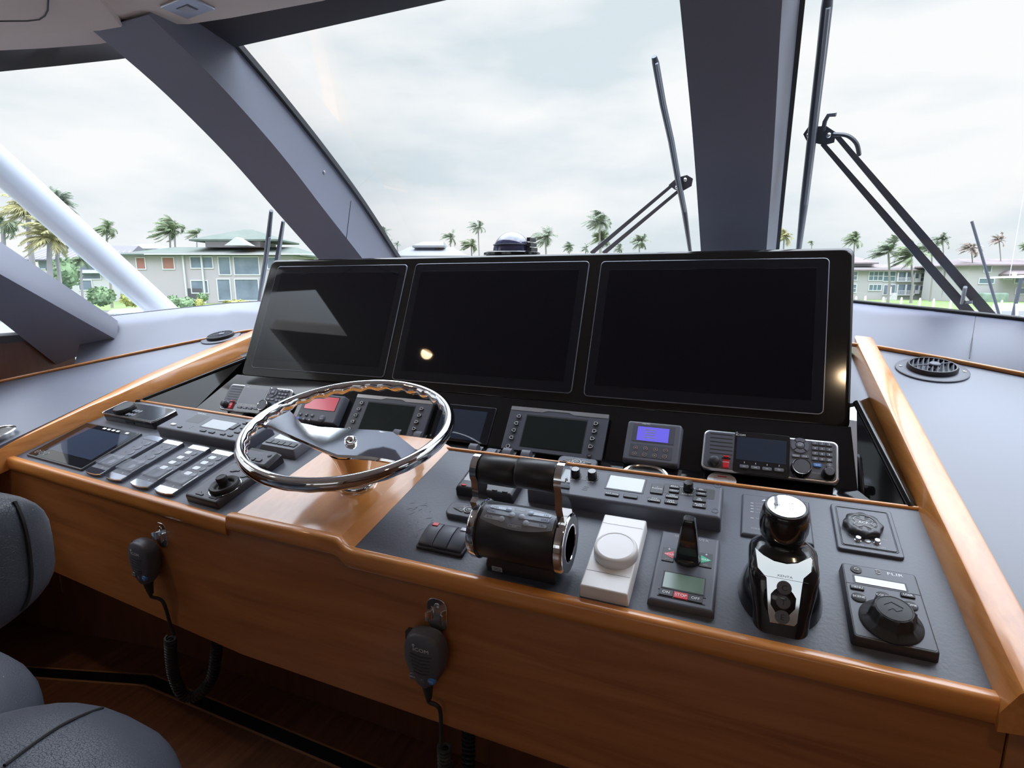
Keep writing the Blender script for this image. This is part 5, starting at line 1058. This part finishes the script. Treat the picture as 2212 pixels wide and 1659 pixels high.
s_ = on_mesh(near, [(9.5, 1656), (70, 1610), (126.6, 1572), (175, 1548), (221.5, 1531), (265, 1523), (303.8, 1520), (335, 1524)])
if len(s_) > 2: part(T, 'seam_piping', 'rubber', tube(catmull(s_, 5), .0028, 6), world=True)
s_ = on_mesh(arm, [(12, 1062), (30, 1085), (46, 1120), (58, 1165), (64, 1210), (66, 1250), (60, 1290), (45, 1318)])
if len(s_) > 2: part(T, 'seam_piping', 'rubber', tube(catmull(s_, 5), .0035, 6), world=True)
part(T, 'backrest', 'seat_leather', pillow(-1.25, -.32, zc-.35, .36, .09, .42, 3.2, 36, 20), world=True, sharp=80)
part(T, 'pedestal', 'steel', tr(Matrix.Translation((-1.25, .05, 0)), lathe(0, 0, [(.22, 0), (.22, .015), (.07, .03), (.06, .43), (.15, .46), (.0001, .46)], 32)), world=True)

# ================================================================ CEILING LIGHT, CABIN LAMPS
zl = .754
cq = [atz(x, y, zl) for x, y in ((345, 12), (410, -14), (464, 19), (400, 35))]
cen_ = sum(cq, Vector())/4; ux = (cq[1]-cq[0]).normalized(); Lw = ((cq[1]-cq[0]).length+(cq[2]-cq[3]).length)/2; Lh = ((cq[3]-cq[0]).length+(cq[2]-cq[1]).length)/2
FL = frame(cen_, ux, -Vector((0, 0, 1)).cross(ux) if False else Vector((ux.y, -ux.x, 0)))
T = thing('ceiling_light', 'small square brushed metal courtesy light in the beige headliner at the top left', 'light', FL)
sd = -1 if FL.col[2].z > 0 else 1
def flip(*sh): return tr(Matrix.Diagonal((1, 1, sd, 1)), *sh)
part(T, 'frame', 'alu', flip(rb(0, 0, 0, Lw, Lh, .006, .002, .002))); part(T, 'recess', 'plastic_mid', flip(rb(-.002, 0, .0055, Lw*.42, Lh*.42, .0012, .001, .0003))); part(T, 'lens', 'lamp_off', flip(rb(-.006, -.001, .006, Lw*.34, Lh*.36, .0016, .001, .0003)))
def downlight(x, y, label, e=9):
    T = thing('downlight', label, 'light', V(x, y, zl), 'warm downlights in the cabin ceiling')
    part(T, 'trim_ring', 'alu', lathe(0, 0, [(.05, 0), (.05, -.004), (.036, -.006), (.034, -.001)], 32)); part(T, 'lens', 'lamp_on', lathe(0, 0, [(.034, -.002), (.0001, -.0025)], 28))
    ld = bpy.data.lights.new('downlight_bulb', 'SPOT'); ld.energy = e; ld.color = (1, .72, .45); ld.spot_size = 2.2; ld.spot_blend = .6; ld.shadow_soft_size = .035
    lo = bpy.data.objects.new('downlight_bulb', ld); C.objects.link(lo); lo.parent = T; lo.location = (0, 0, -.012)
def mirror_up(px, py):                                          # where the pod's gloss face sees the ceiling
    n = PAN.col[2].to_3d(); d = ray(px, py); P = hit(px, py, PAN.translation, n); r = d-2*d.dot(n)*n; t_ = (EZ+zl-P.z)/r.z; return P+r*t_
q1 = mirror_up(925, 762); q2 = mirror_up(1832, 805)
downlight(q1.x, q1.y, 'warm lit downlight in the ceiling whose reflection shows in the middle display'); downlight(q2.x, q2.y, 'warm lit downlight in the ceiling reflected at the right edge of the pod')

# ================================================================ OUTSIDE OF THE GLASS: wipers and support tube
WP = frame(V(0, 2.328, .141)+Vector((0, .05, .06)), Vector((1, 0, 0)), Vector((0, -.77, .64)))      # plane just outside the centre pane
aR, bR, cR_ = V(.05, 2.45, .03), V(.05, 1.442, .783), V(.62, 1.58, .43)
nR = (bR-aR).cross(cR_-aR).normalized(); nR = nR if nR.y > 0 else -nR
def on_c(px, py, l=0): return hit(px, py, WP.translation+WP.col[2].to_3d()*l*(1 if WP.col[2].y > 0 else -1), WP.col[2].to_3d())
def on_r(px, py, l=0): return hit(px, py, aR+nR*(.07+l), nR)
aL = V(-1.84, 2.45, .03); nL = (V(-1.84, 1.442, .783)-aL).cross(V(-2.45, 1.69, .36)-aL).normalized(); nL = nL if nL.y > 0 else -nL
def on_l(px, py, l=0): return hit(px, py, aL+nL*(.07+l), nL)
def wiper(label, f, blade, rw, piv, arms, ra, plate, bolts, fl=1.35):
    T = thing('windscreen_wiper', label, 'wiper', f(*piv), 'windscreen wipers')
    a, c = f(*blade[0]), f(*blade[-1])
    bl_ = part(T, 'blade', 'wiper', tube([f(*p) for p in blade], rw, 8, radii=[rw*.75]+[rw]*(len(blade)-2)+[rw*.7]), world=True)
    part(T, 'blade_spine', 'wiper_edge', tube([f(p[0]+rw*240, p[1]+2, -.012) for p in blade[1:-1]], rw*.45, 6), world=True)
    for (p, q) in arms: part(T, 'arm', 'wiper', tube([f(*p, .015), f(*q, .015)], ra, 4, radii=[ra*.8, ra*fl], flat=.7), world=True)
    if plate: part(T, 'pivot_plate', 'wiper', (lambda b: loft(b, [[f(*p, .010) for p in plate], [f(*p, .022) for p in plate]])), world=True)
    for p in bolts: part(T, 'pivot_bolt', 'steel', (lambda b, p=p: bmesh.ops.create_uvsphere(b, u_segments=10, v_segments=6, radius=ra*.55, matrix=Matrix.Translation(f(*p, -.004)))), world=True)
    return T
wiper('slim black windscreen wiper standing left of the centre windscreen post', on_c, [(1413, 122), (1416, 135), (1432, 225), (1450, 305), (1464, 385), (1478, 455), (1491, 545)], .011, (1468, 395), [((1466, 388), (1280, 545)), ((1478, 402), (1306, 545))], .012, [(1444, 400), (1462, 384), (1484, 378), (1497, 386), (1494, 402), (1476, 412), (1458, 410)], [(1480, 388), (1462, 404)])
wr_ = wiper('large black windscreen wiper right of the centre windscreen post, with twin arms', on_r, [(1792, -40), (1786, 15), (1775, 115), (1762, 225), (1749.5, 335), (1737, 440), (1724.5, 545)], .013, (1770, 285), [((1778, 312), (2105, 690)), ((1806, 292), (2145, 690))], .0135, [(1735, 290), (1746, 274), (1785, 272), (1806, 286), (1802, 308), (1780, 314), (1742, 304)], [(1748, 292), (1790, 292)], 2.0)
part(wr_, 'washer_hose', 'wiper', tube(catmull([on_r(*p) for p in ((1800, 290), (1830, 293), (1850, 310), (1856, 335))], 6), .006, 6), world=True); part(wr_, 'washer_nozzle', 'wiper', tube([on_r(1778, 282), on_r(1782, 262), on_r(1790, 248), on_r(1806, 247)], .006, 6), world=True); part(wr_, 'cross_link', 'wiper_edge', tube([on_r(*p, -.005) for p in ((2085, 620), (2078, 655), (2100, 652))], .006, 6), world=True)
wiper('thin black wiper arms rising beside the left end of the display pod', on_l, [(586, 455), (580, 510), (574, 560), (566, 610), (558, 660)], .012, (600, 600), [((612, 478), (596, 580))], .011, None, [])
p1, p2 = atx(-60, 305, -3.35), atx(372, 690, -3.35)
solid('support_tube', 'tube_white', 'thick white diagonal support tube outside the left corner window', 'tube', Matrix.Identity(4), tube([p1+(p1-p2)*.4, p1, p2, p2+(p2-p1)*.12], .077, 32))
a_, b_ = atz(2099, 478, .24), atx(2160, 672, .9)
an = aty(2099, 478, 3.2); ab = aty(2161, 690, 3.2)
solid('whip_antenna', 'wiper', 'thin dark whip antenna leaning outside the right corner window', 'antenna', Matrix.Identity(4), tube([ab+(ab-an)*.2, an], .006, 6))
solid('fore_deck', 'boat_white', 'white foredeck of the yacht just below the windscreen glass', 'deck', Matrix.Identity(4), lofts([[V(x, y0, -.55), V(x, y0+2.6, -.75), V(x, y0+2.6, -1.4), V(x, y0, -1.4)] for x, y0 in ((-3.6, 1.9), (-1.7, 2.75), (0, 2.75), (1.9, 1.9))]))

# ================================================================ OUTDOORS
GZ = -3.0
def vp(px, py, D): d = ray(px, py); return EYE+d*(D/d.dot(FH))
def Dg(px, py, z=GZ): d = ray(px, py); return z/d.z*d.dot(FH)
def hf(px, py, D): return frame(vp(px, py, D), cam_R, FH)           # local x right, y away, z up
DLt, DRt = Dg(400, 655), Dg(1950, 647)
def GP(px, D, z=GZ): p = vp(px, 613, D); p.z = EZ+z; return p
struct_lawn = solid('lawn', 'grass', 'bright green lawn in front of the waterfront houses', 'lawn', Matrix.Identity(4), lambda b: loft(b, [[GP(x, D, GZ-dz_) for x, D in ((-900, 62), (900, 62), (1300, 62), (3000, 62), (5000, 400), (-3000, 400))] for dz_ in (0, .3)]))
solid('seawall', 'seawall', 'grey concrete seawall along the far edge of the canal', 'seawall', Matrix.Identity(4), lambda b: loft(b, [[GP(-900, 62, z), GP(3000, 62, z), GP(3000, 61, z), GP(-900, 61, z)] for z in (GZ+.05, GZ-1.5)]))
solid('canal_water', 'water', 'grey-green canal water between the yacht and the houses', 'water', Matrix.Identity(4), lambda b: loft(b, [[GP(-900, D, GZ-1.2-dz_) if k < 1 else GP(3000, D, GZ-1.2-dz_) for k, D in ((0, 4), (1, 4), (1, 62), (0, 62))] for dz_ in (0, .05)]))
def house(name, label, px, D, pyb):
    T = thing(name, label, 'house', GP(px, D)); T.matrix_world = frame(GP(px, D), cam_R, FH); F = T.matrix_world
    P_ = lambda x, y, dd=0: F.inverted() @ vp(x, y, D+dd)
    def wall(n, m_, x0, y0, x1, y1, dep, dd=0):
        a, c = P_(x0, y0, dd), P_(x1, y1, dd); return part(T, n, m_, box(a.x, dd, min(a.z, c.z), c.x, dd+dep, max(a.z, c.z)))
    def win(x0, y0, x1, y1, nx=1, ny=1, m_='pane', dd=0, fr_='trim_white'):
        a, c = P_(x0, y0, dd), P_(x1, y1, dd); xa, xb, za, zb = a.x, c.x, c.z, a.z; f = .16
        w_ = part(T, 'window', fr_, box(xa-f, dd-.10, za-f, xb+f, dd+.02, za), box(xa-f, dd-.10, zb, xb+f, dd+.02, zb+f), box(xa-f, dd-.10, za, xa, dd+.02, zb), box(xb, dd-.10, za, xb+f, dd+.02, zb), *[box(xa+(xb-xa)*k/nx-.06, dd-.08, za, xa+(xb-xa)*k/nx+.06, dd+.02, zb) for k in range(1, nx)], *[box(xa, dd-.08, za+(zb-za)*k/ny-.06, xb, dd+.02, za+(zb-za)*k/ny+.06) for k in range(1, ny)])
        part(w_, 'pane', m_, box(xa, dd-.03, za, xb, dd+.01, zb)); return w_
    def hip(n, m_, x0, x1, ye, rx0, rx1, yr, dep, dd=0, th=.25):
        a, c, r0, r1 = P_(x0, ye, dd), P_(x1, ye, dd), P_(rx0, yr, dd), P_(rx1, yr, dd); z = a.z
        def f(b):
            e = [(a.x, dd-.8, z), (c.x, dd-.8, z), (c.x, dd+dep, z), (a.x, dd+dep, z)]; k = (D+dd+dep/2)/(D+dd)
            t_ = [(r0.x*k, dd+dep/2-.05, z+(r0.z-z)*k*1.02), (r1.x*k, dd+dep/2-.05, z+(r1.z-z)*k*1.02), (r1.x*k, dd+dep/2+.05, z+(r1.z-z)*k*1.02), (r0.x*k, dd+dep/2+.05, z+(r0.z-z)*k*1.02)]
            loft(b, [[(x, y, zz-th) for x, y, zz in e], e, t_])
        return part(T, n, m_, f, sharp=10)
    return T, P_, wall, win, hip
# near left house, green roof
T, P_, wall, win, hip = house('waterfront_house', 'two storey stucco house with pale green hip roof seen through the left corner window', 450, DLt, 655)
wall('wall', 'stucco', 262, 545, 640, 657, 9); wall('upper_wall', 'stucco', 442, 512, 562, 534, 6, 2); hip('roof', 'roof_green', 254, 652, 549, 335, 600, 530.5, 11); hip('upper_roof', 'roof_green', 414, 604, 517.5, 500, 516, 492, 8, 1.5)
part(T, 'gable', 'stucco_white', (lambda b: loft(b, [[(q.x, y, q.z) for q in (P_(493, 531), P_(518, 513.5), P_(546, 531))] for y in (-1.2, 1)])))
for x0, y0, x1, y1, m_ in ((294.6, 557.4, 314.8, 580.5, 'curtain_red'), (351, 556.7, 377, 580.5, 'curtain_red'), (411.8, 555.7, 460, 578.5, 'pane'), (472, 555.7, 498.7, 592.5, 'pane'), (505.2, 555.7, 560.5, 592.5, 'pane'), (413.4, 607, 450, 632, 'pane'), (469.7, 604, 499.7, 648, 'pane'), (507.8, 604, 560.5, 648, 'pane'), (577.8, 557, 604, 580, 'pane')): win(x0, y0, x1, y1, 1, 1, m_)
part(T, 'garage_door', 'roof_metal', (lambda b: box(P_(340, 0).x, -.08, P_(340, 645).z, P_(373, 0).x, .02, P_(340, 623).z)(b)))
for x in (338, 381): part(T, 'downpipe', 'trim_white', box(P_(x, 0).x-.12, -.3, 0, P_(x, 0).x+.12, -.05, P_(x, 550).z))
part(T, 'gutter', 'trim_white', box(P_(256, 0).x, -1.0, P_(300, 551).z, P_(650, 0).x, -.75, P_(300, 548.5).z))
# further left house with standing seam roof
T, P_, wall, win, hip = house('waterfront_house', 'pale house with purple grey metal roof behind the big palms at the far left', 160, DLt+10, 655)
wall('wall', 'stucco_white', 82, 556, 262, 652, 9); wall('porch', 'trim_white', 160, 583, 235, 590, .6, -.6); hip('roof', 'roof_metal', 40, 275, 561, 70, 252, 529, 10)
for k in range(16):
    x_ = 60+14*k; a, c = P_(x_, 560.5), P_(78+11.2*k, 530)
    part(T, 'roof_seam', 'trim_white', tube([(a.x, -.75, a.z+.05), (c.x*1.04, 4.9, a.z+(c.z-a.z)*1.05)], .06, 5))
for q in ((84, 562, 124, 580), (166, 566, 213, 583), (169, 590, 218, 602), (170, 606, 200, 626)): win(*q)
T, P_, wall, win, hip = house('distant_house', 'far white roofed house peeking above the green roofed house', 300, DLt+45, 655)
wall('wall', 'stucco_white', 262, 535, 334, 643, 6); hip('roof', 'roof_white', 258, 340, 537, 280, 318, 525, 8)
# white roof in the centre
T, P_, wall, win, hip = house('boathouse', 'low building with a broad white metal roof behind the display pod', 925, 70, 655)
wall('wall', 'stucco_white', 862, 552, 1000, 600, 8); hip('roof', 'roof_white', 846, 1012, 553, 872, 965, 530, 10); hip('upper_roof', 'roof_white', 893, 960, 531, 908, 952, 519.5, 5, 3)
# right house
T, P_, wall, win, hip = house('waterfront_house', 'long two storey beige house with balconies seen between the post and wipers at right', 1930, DRt, 645)
wall('wall', 'stucco_grey', 1790, 578, 2034, 650, 10); hip('roof', 'roof_brown', 1782, 2042, 582.5, 1812, 1975, 569.5, 12); wall('upper_wall', 'stucco_grey', 1800, 566, 1888, 576, 5, 3); hip('upper_roof', 'roof_brown', 1795, 1893, 567.5, 1826, 1868, 550.5, 8, 2)
cx_ = lambda x, y: (1800+x/5.369, 480+y/5.369)
for x0, y0, x1, y1, nx, ny, m_ in ((120, 575, 268, 668, 3, 2, 'pane'), (420, 577, 565, 672, 3, 2, 'pane_teal'), (592, 575, 708, 682, 1, 2, 'pane_teal'), (1002, 592, 1063, 683, 1, 2, 'pane'), (150, 725, 255, 812, 2, 2, 'pane_teal'), (418, 728, 548, 788, 3, 1, 'pane_teal'), (640, 730, 705, 838, 1, 1, 'pane'), (1007, 742, 1053, 793, 1, 1, 'pane'), (590, 732, 632, 838, 1, 1, 'pane')): win(*cx_(x0, y0), *cx_(x1, y1), nx, ny, m_)
for x0, y0, x1, y1, n_ in ((740, 582, 922, 690, 2), (735, 722, 915, 848, 2), (930, 600, 985, 695, 1), (930, 735, 975, 830, 1), (1095, 595, 1235, 700, 2), (1085, 735, 1235, 832, 2)):
    a, c = P_(*cx_(x0, y0)), P_(*cx_(x1, y1)); bl = part(T, 'balcony', 'trim_white', box(a.x, -.5, c.z, c.x, .02, c.z+.12), *[box(a.x+(c.x-a.x)*k/n_-.1, -.45, c.z, a.x+(c.x-a.x)*k/n_+.1, -.2, a.z) for k in range(n_+1)], box(a.x, -.42, c.z+(a.z-c.z)*.42, c.x, -.34, c.z+(a.z-c.z)*.46), *[box(a.x+(c.x-a.x)*k/14-.035, -.42, c.z, a.x+(c.x-a.x)*k/14+.035, -.36, c.z+(a.z-c.z)*.44) for k in range(15)])
    part(bl, 'pane', 'pane', box(a.x+.1, -.03, c.z+.1, c.x-.1, .012, a.z))
a, c = P_(*cx_(528, 880)), P_(*cx_(625, 790)); part(T, 'stairs', 'trim_white', tube([(a.x, -3.2, .9), (c.x, -1.0, c.z-a.z+.9)], .10, 6), *[box(a.x+(c.x-a.x)*k/7, -3.0, .0, a.x+(c.x-a.x)*(k+1)/7, -1.6, (c.z-a.z)*(k+1)/8) for k in range(7)])
T, P_, wall, win, hip = house('waterfront_house', 'cream house with brown hip roof at the right picture edge', 2170, DRt-12, 645)
wall('wall', 'stucco_grey', 2094, 569, 2330, 652, 10); hip('roof', 'roof_brown', 2086, 2345, 571.5, 2130, 2320, 557, 12); hip('porch_roof', 'roof_brown', 2180, 2330, 592, 2195, 2325, 584, 3, -2)
for x0, y0, x1, y1, m_ in ((1755, 508, 1820, 575, 'pane'), (1695, 657, 1853, 708, 'pane_teal'), (1988, 603, 2065, 655, 'pane'), (2120, 768, 2230, 828, 'pane'), (2110, 640, 2230, 700, 'pane_teal')): win(*cx_(x0, y0), *cx_(x1, y1), 1, 1, m_)
# ---------------------------------------------------------------- palms
def frond_mesh(rnd, L_, ang, el, wind, droop):
    d = Vector((math.cos(ang)*math.cos(el), math.sin(ang)*math.cos(el), math.sin(el))); p = Vector((0, 0, 0)); pts = [p.copy()]; n = 9
    for k in range(n):
        t_ = (k+1)/n; d = (d+Vector((wind*.35, 0, -droop*.28))*t_).normalized(); p = p+d*(L_/n); pts.append(p.copy())
    return pts
def palm(label, name, bx, by, tx, ty, rpx, D, mname, seed, wind=-1.0, nf=17, group='palms on the far shore', tr_=None):
    rnd = random.Random(seed); base = vp(bx, by, D); top = vp(tx, ty, D); base.z = max(EZ+GZ, min(base.z, EZ+GZ)) if True else base.z
    T = thing(name, label, 'palm', frame(base, cam_R, FH), group); inv = T.matrix_world.inverted(); tl_ = inv @ top; R_ = rpx*D/1230.0
    part(T, 'trunk', 'trunk', tube([(0, 0, 0), (tl_.x*.2+.1, 0, tl_.z*.4), (tl_.x*.6, 0, tl_.z*.75), (tl_.x, 0, tl_.z)], tr_ or .17, 8, radii=[(tr_ or .17)*q for q in (1.3, 1, .85, .8)]))
    def crown(b):
        for i in range(nf):
            ang = rnd.uniform(0, 2*math.pi); el = rnd.uniform(-.5, 1.25); L_ = R_*rnd.uniform(.75, 1.2); pts = frond_mesh(rnd, L_, ang, el, (wind-.5)*rnd.uniform(.6, 1.5), rnd.uniform(.8, 1.3))
            tube([tuple(p+tl_) for p in pts], R_*.012, 3)(b)
            m_ = 26
            for k in range(2, m_):
                f = k/m_*(len(pts)-1); j = min(int(f), len(pts)-2); c = pts[j].lerp(pts[j+1], f-j)+tl_; tg = (pts[j+1]-pts[j]).normalized(); s1 = tg.cross(Vector((0, 0, 1)))
                if s1.length < 1e-3: continue
                s1.normalize(); ll = R_*.36*math.sin(math.pi*min(1, .18+.80*k/m_))
                for sg in (-1, 1):
                    e_ = c+(s1*sg*.75+tg*.8+Vector((wind*.35, 0, -.55*rnd.uniform(.5, 1.3)))).normalized()*ll; wv = tg*(R_*.028)
                    v_ = [b.verts.new(q) for q in (c-wv, c+wv, e_)]; b.faces.new(v_)
    part(T, 'crown', mname, crown); return T
pl_ = [
 ('tall palm at the far left edge, green crown streaming left', 10, 600, 6, 478, 52, 55, 'frond', -1.1), ('tall palm with an orange flushed crown left of the white tube', 76, 650, 60, 452, 60, 52, 'frond_yellow', -1.0),
 ('coconut palm with drooping yellow fronds left of the white tube', 108, 650, 108, 516, 58, 50, 'frond_yellow', -.3), ('second trunk beside the yellow fronded coconut palm', 131, 650, 121, 510, 40, 51, 'frond', -.4),
 ('palm whose crown tips show just above the white tube', 128, 640, 124, 440, 46, 60, 'frond_grey', .8), ('wind swept palm between the white tube and the green roof', 234, 600, 230, 495, 32, 70, 'frond', -1.0),
 ('bushy wind swept palm standing above the green roof', 370, 600, 367, 500, 42, 95, 'frond', -1.6), ('thin palm leaning beside the bushy one above the green roof', 381, 600, 377, 486, 36, 96, 'frond', -1.6), ('short palm left of the upper green roof', 427, 600, 425, 505, 24, 94, 'frond', -1.4),
 ('small dark palm under the metal roof eave', 175, 645, 176, 562, 26, 56, 'frond', -.2), ('palm peeking just right of the left windscreen post', 832, 600, 827, 503, 22, 75, 'frond_grey', .2), ('low palm tuft right of the left windscreen post', 842, 600, 841, 526, 12, 80, 'frond_grey', -.6), ('smallest palm tuft left of the white roof', 860, 600, 858, 527, 9, 82, 'frond_grey', -.5),
 ('narrow palm just right of the white roof', 974, 600, 973, 514, 22, 85, 'frond_grey', -.7), ('tall palm left of the compass dome', 1036, 600, 1033, 490, 24, 82, 'frond_grey', -.5), ('low wide palm under the tall one left of the compass', 1022, 600, 1018, 530, 26, 84, 'frond', -.7), ('palm right of the compass dome bent by the wind', 1182, 600, 1178, 512, 34, 80, 'frond_grey', -.8), ('small palm between the compass and the tall palm', 1231, 600, 1229, 533, 18, 86, 'frond_grey', -.4), ('tiny palm beside the wiper arm foot', 1266, 600, 1265, 537, 13, 88, 'frond_grey', -.4),
 ('tallest palm left of the wiper arms', 1296, 600, 1295, 480, 37, 80, 'frond_grey', -.6), ('lower crown under the tallest palm', 1300, 600, 1297, 516, 30, 83, 'frond', -.5), ('low palm between the two wiper arms', 1340, 600, 1338, 537, 16, 85, 'frond_grey', -.3), ('round palm right of the wiper arms', 1382, 600, 1381, 524, 27, 82, 'frond_grey', -.2),
 ('palm showing in the gap right of the centre post', 1690, 600, 1694, 510, 30, 78, 'frond_yellow', -.5), ('tiny dark palm right of the large wiper blade', 1754, 600, 1753, 524, 9, 110, 'frond', -.6), ('tall slim palm above the roof of the long beige house', 1838, 640, 1846, 518, 26, 92, 'frond', -.6),
 ('wind bent palm in front of the long beige house, left of its pair', 1918, 650, 1919, 545, 42, 88, 'frond_grey', -1.0), ('wind bent palm in front of the long beige house, right of its pair', 1968, 650, 1968, 555, 42, 87, 'frond', -.9), ('palm behind the inner wiper arm', 2010, 640, 2012, 535, 30, 95, 'frond_grey', -.4), ('high palm behind the outer wiper arm', 2036, 640, 2036, 518, 24, 100, 'frond_grey', -.3), ('little palm between the wiper arms low down', 2036, 640, 2036, 572, 13, 105, 'frond', -.2),
 ('brownish double palm left of the cream house roof', 2100, 640, 2098, 536, 26, 96, 'frond_brown', -.8), ('brown crowned palm above the cream house roof', 2160, 640, 2158, 519, 19, 98, 'frond_brown', -.2), ('palm cut by the right picture edge', 2216, 640, 2214, 533, 16, 98, 'frond', -.4)]
for i, (lab, bx_, by_, tx_, ty_, r_, D_, m_, w_) in enumerate(pl_): palm(lab, 'palm_tree', bx_, by_, tx_, ty_, r_, D_, m_, 100+i, w_, 30 if r_ > 25 else 22, 'palms on the far shore', max(.10, r_*.004))
# ---------------------------------------------------------------- shrubs, hedge
def shrub(label, px, py, rx, ry, D, mname, seed):
    rnd = random.Random(seed); T0_ = vp(px, py, D); k = D/1230.0
    def f(b):
        for i in range(int(260)):
            a = rnd.uniform(0, 6.283); u_ = rnd.uniform(-1, 1); r = rnd.uniform(.55, 1)**.5; q = math.sqrt(1-u_*u_)
            c = Vector((rx*k*r*q*math.cos(a), rx*k*r*q*math.sin(a)*.8, ry*k*r*u_)); s_ = rx*k*.16*rnd.uniform(.6, 1.3); d1 = Vector((rnd.uniform(-1, 1), rnd.uniform(-1, 1), rnd.uniform(-1, 1))).normalized(); d2 = d1.orthogonal()
            b.faces.new([b.verts.new(c+d1*s_), b.verts.new(c+d2*s_*.5), b.verts.new(c-d1*s_), b.verts.new(c-d2*s_*.5)])
        bmesh.ops.create_icosphere(b, subdivisions=2, radius=1, matrix=Matrix.Diagonal((rx*k*.8, rx*k*.65, ry*k*.82, 1)))
    solid('shrub', mname, label, 'shrub', frame(T0_, cam_R, FH), f, group='garden shrubs')
for i, q in enumerate((('big round shrub left of the white tube foot', 219, 640, 30, 20, 62, 'shrub'), ('yellow flecked shrub just left of the white tube', 287, 646, 27, 17, 62, 'shrub_yellow'), ('shrub directly right of the white tube foot', 374, 651, 16, 14, 62, 'shrub'), ('low olive shrub right of the tube before the stucco wall', 404, 655, 20, 14, 62, 'shrub'), ('small golden shrub before the stucco house', 431, 655, 10, 12, 62, 'shrub_yellow'), ('clipped green shrub beside the golden one', 437, 642, 13, 10, 64, 'shrub'), ('leafy tree like shrub behind the coconut palms', 140, 592, 34, 36, 60, 'shrub'), ('flat yellow green shrub below the tall windows', 512, 657, 30, 8, 62, 'shrub_yellow'), ('green tree between the two right hand houses', 2065, 600, 17, 28, 100, 'shrub_yellow'), ('dark tree top left of the cream house', 2084, 580, 10, 12, 104, 'shrub'))): shrub(*q, 300+i)
a, c = cx_(1770, 820), cx_(2070, 915); A, B_ = GP(a[0], DRt-14), GP(c[0], DRt-14); hh = vp(a[0], a[1], DRt-14).z-EZ-GZ
solid('hedge', 'hedge', 'clipped green hedge along the foot of the cream house', 'hedge', frame(A, cam_R, FH), rb(((B_-A).dot(cam_R))/2, 1, 0, (B_-A).dot(cam_R), 2, hh, .3, .3))
# ---------------------------------------------------------------- dock posts and boats
for i, (px, py) in enumerate(((1832.6, 637), (1850, 640), (1870, 639), (1909, 641), (1948, 642), (1988, 643.5), (2018, 645), (2055, 647), (2120, 649), (2165, 648), (2198, 648))):
    D_ = 44; p = vp(px, py, D_); zt_ = p.z; w_ = 2.1*D_/1230
    solid('dock_post', 'trim_white', 'white dock post before the right hand lawn, %s in the row from the left' % ['first', 'second', 'third', 'fourth', 'fifth', 'sixth', 'seventh', 'eighth', 'ninth', 'tenth', 'last'][i], 'post', Vector((p.x, p.y, EZ+GZ-1.25)), lathe(0, 0, [(w_, 0), (w_, zt_-(EZ+GZ-1.25)-.1), (w_*.5, zt_-(EZ+GZ-1.25)), (.0001, zt_-(EZ+GZ-1.25))], 12), group='white dock posts')
D_ = 40; Fb = frame(vp(281, 690, D_), cam_R, FH); k = D_/1230
T = thing('moored_boat', 'white boat canopy just above the sill left of the support tube', 'boat', Fb)
part(T, 'canopy', 'boat_white', lofts([[(x*k, y, z*k) for x, y, z in q] for q in ([(-45, 0, 12), (45, 0, 12), (45, 2.2, 12), (-45, 2.2, 12)], [(-47, -.1, 15), (47, -.1, 15), (47, 2.3, 15), (-47, 2.3, 15)], [(-40, .1, 22), (44, .1, 22), (44, 2, 22), (-40, 2, 22)])])); part(T, 'mast_light', 'boat_white', box(4*k, .8, 20*k, 9*k, 1.0, 27*k)); part(T, 'hull', 'boat_white', lofts([[(-60*k, -.3, -60*k), (60*k, -.3, -60*k), (60*k, 2.5, -60*k), (-60*k, 2.5, -60*k)], [(-68*k, -.4, -30*k), (64*k, -.4, -30*k), (64*k, 2.6, -30*k), (-68*k, 2.6, -30*k)]]))
for x in (-35, 0, 36): part(T, 'strut', 'boat_white', tube([(x*k, .1, 12*k), ((x+6)*k, .1, -30*k)], .04, 6))
D_ = 34; Fb = frame(vp(2205, 690, D_), cam_R, FH); k = D_/1230
T = thing('moored_boat', 'white fishing boat with dark hardtop legs at the right edge', 'boat', Fb)
part(T, 'hardtop', 'boat_white', lofts([[(x*k, y, z*k) for x, y, z in ((-18, 0, 91), (60, 0, 94), (60, 2.4, 94), (-18, 2.4, 91))], [(x*k, y, z*k) for x, y, z in ((-16, .1, 94), (60, .1, 98), (60, 2.3, 98), (-16, 2.3, 94))]]))
part(T, 'leg', 'wiper', tube([(-14*k, 0, 90*k), (-15*k, 0, 70*k), (-19*k, 0, 0)], .10, 6)); part(T, 'leg', 'wiper', tube([(2*k, 0, 92*k), (-14*k, 0, 78*k)], .06, 6))
for x0_, x1_ in ((-28, -22), (-10, 0), (8, 2)): part(T, 'rail', 'boat_white', tube([(x0_*k, -.4, 35*k), (x1_*k, -.4, 0)], .07, 6))
part(T, 'bow', 'boat_white', rb(0, .8, 20*k, 46*k, 1.8, 14*k, .4, .15)); part(T, 'hull', 'boat_white', lofts([[(-30*k, -.5, -70*k), (80*k, -.5, -70*k), (80*k, 2.5, -70*k), (-30*k, 2.5, -70*k)], [(-36*k, -.7, 2*k), (90*k, -.7, 2*k), (90*k, 2.7, 2*k), (-36*k, 2.7, 2*k)]]))
part(T, 'antenna', 'boat_white', tube([(-8*k, 1, 95*k), (-6*k, 1, 280*k)], .02, 5)); part(T, 'dome_light', 'boat_white', lathe(2*k, 1, [(.10, 95*k), (.14, 103*k), (.05, 104*k)], 12))
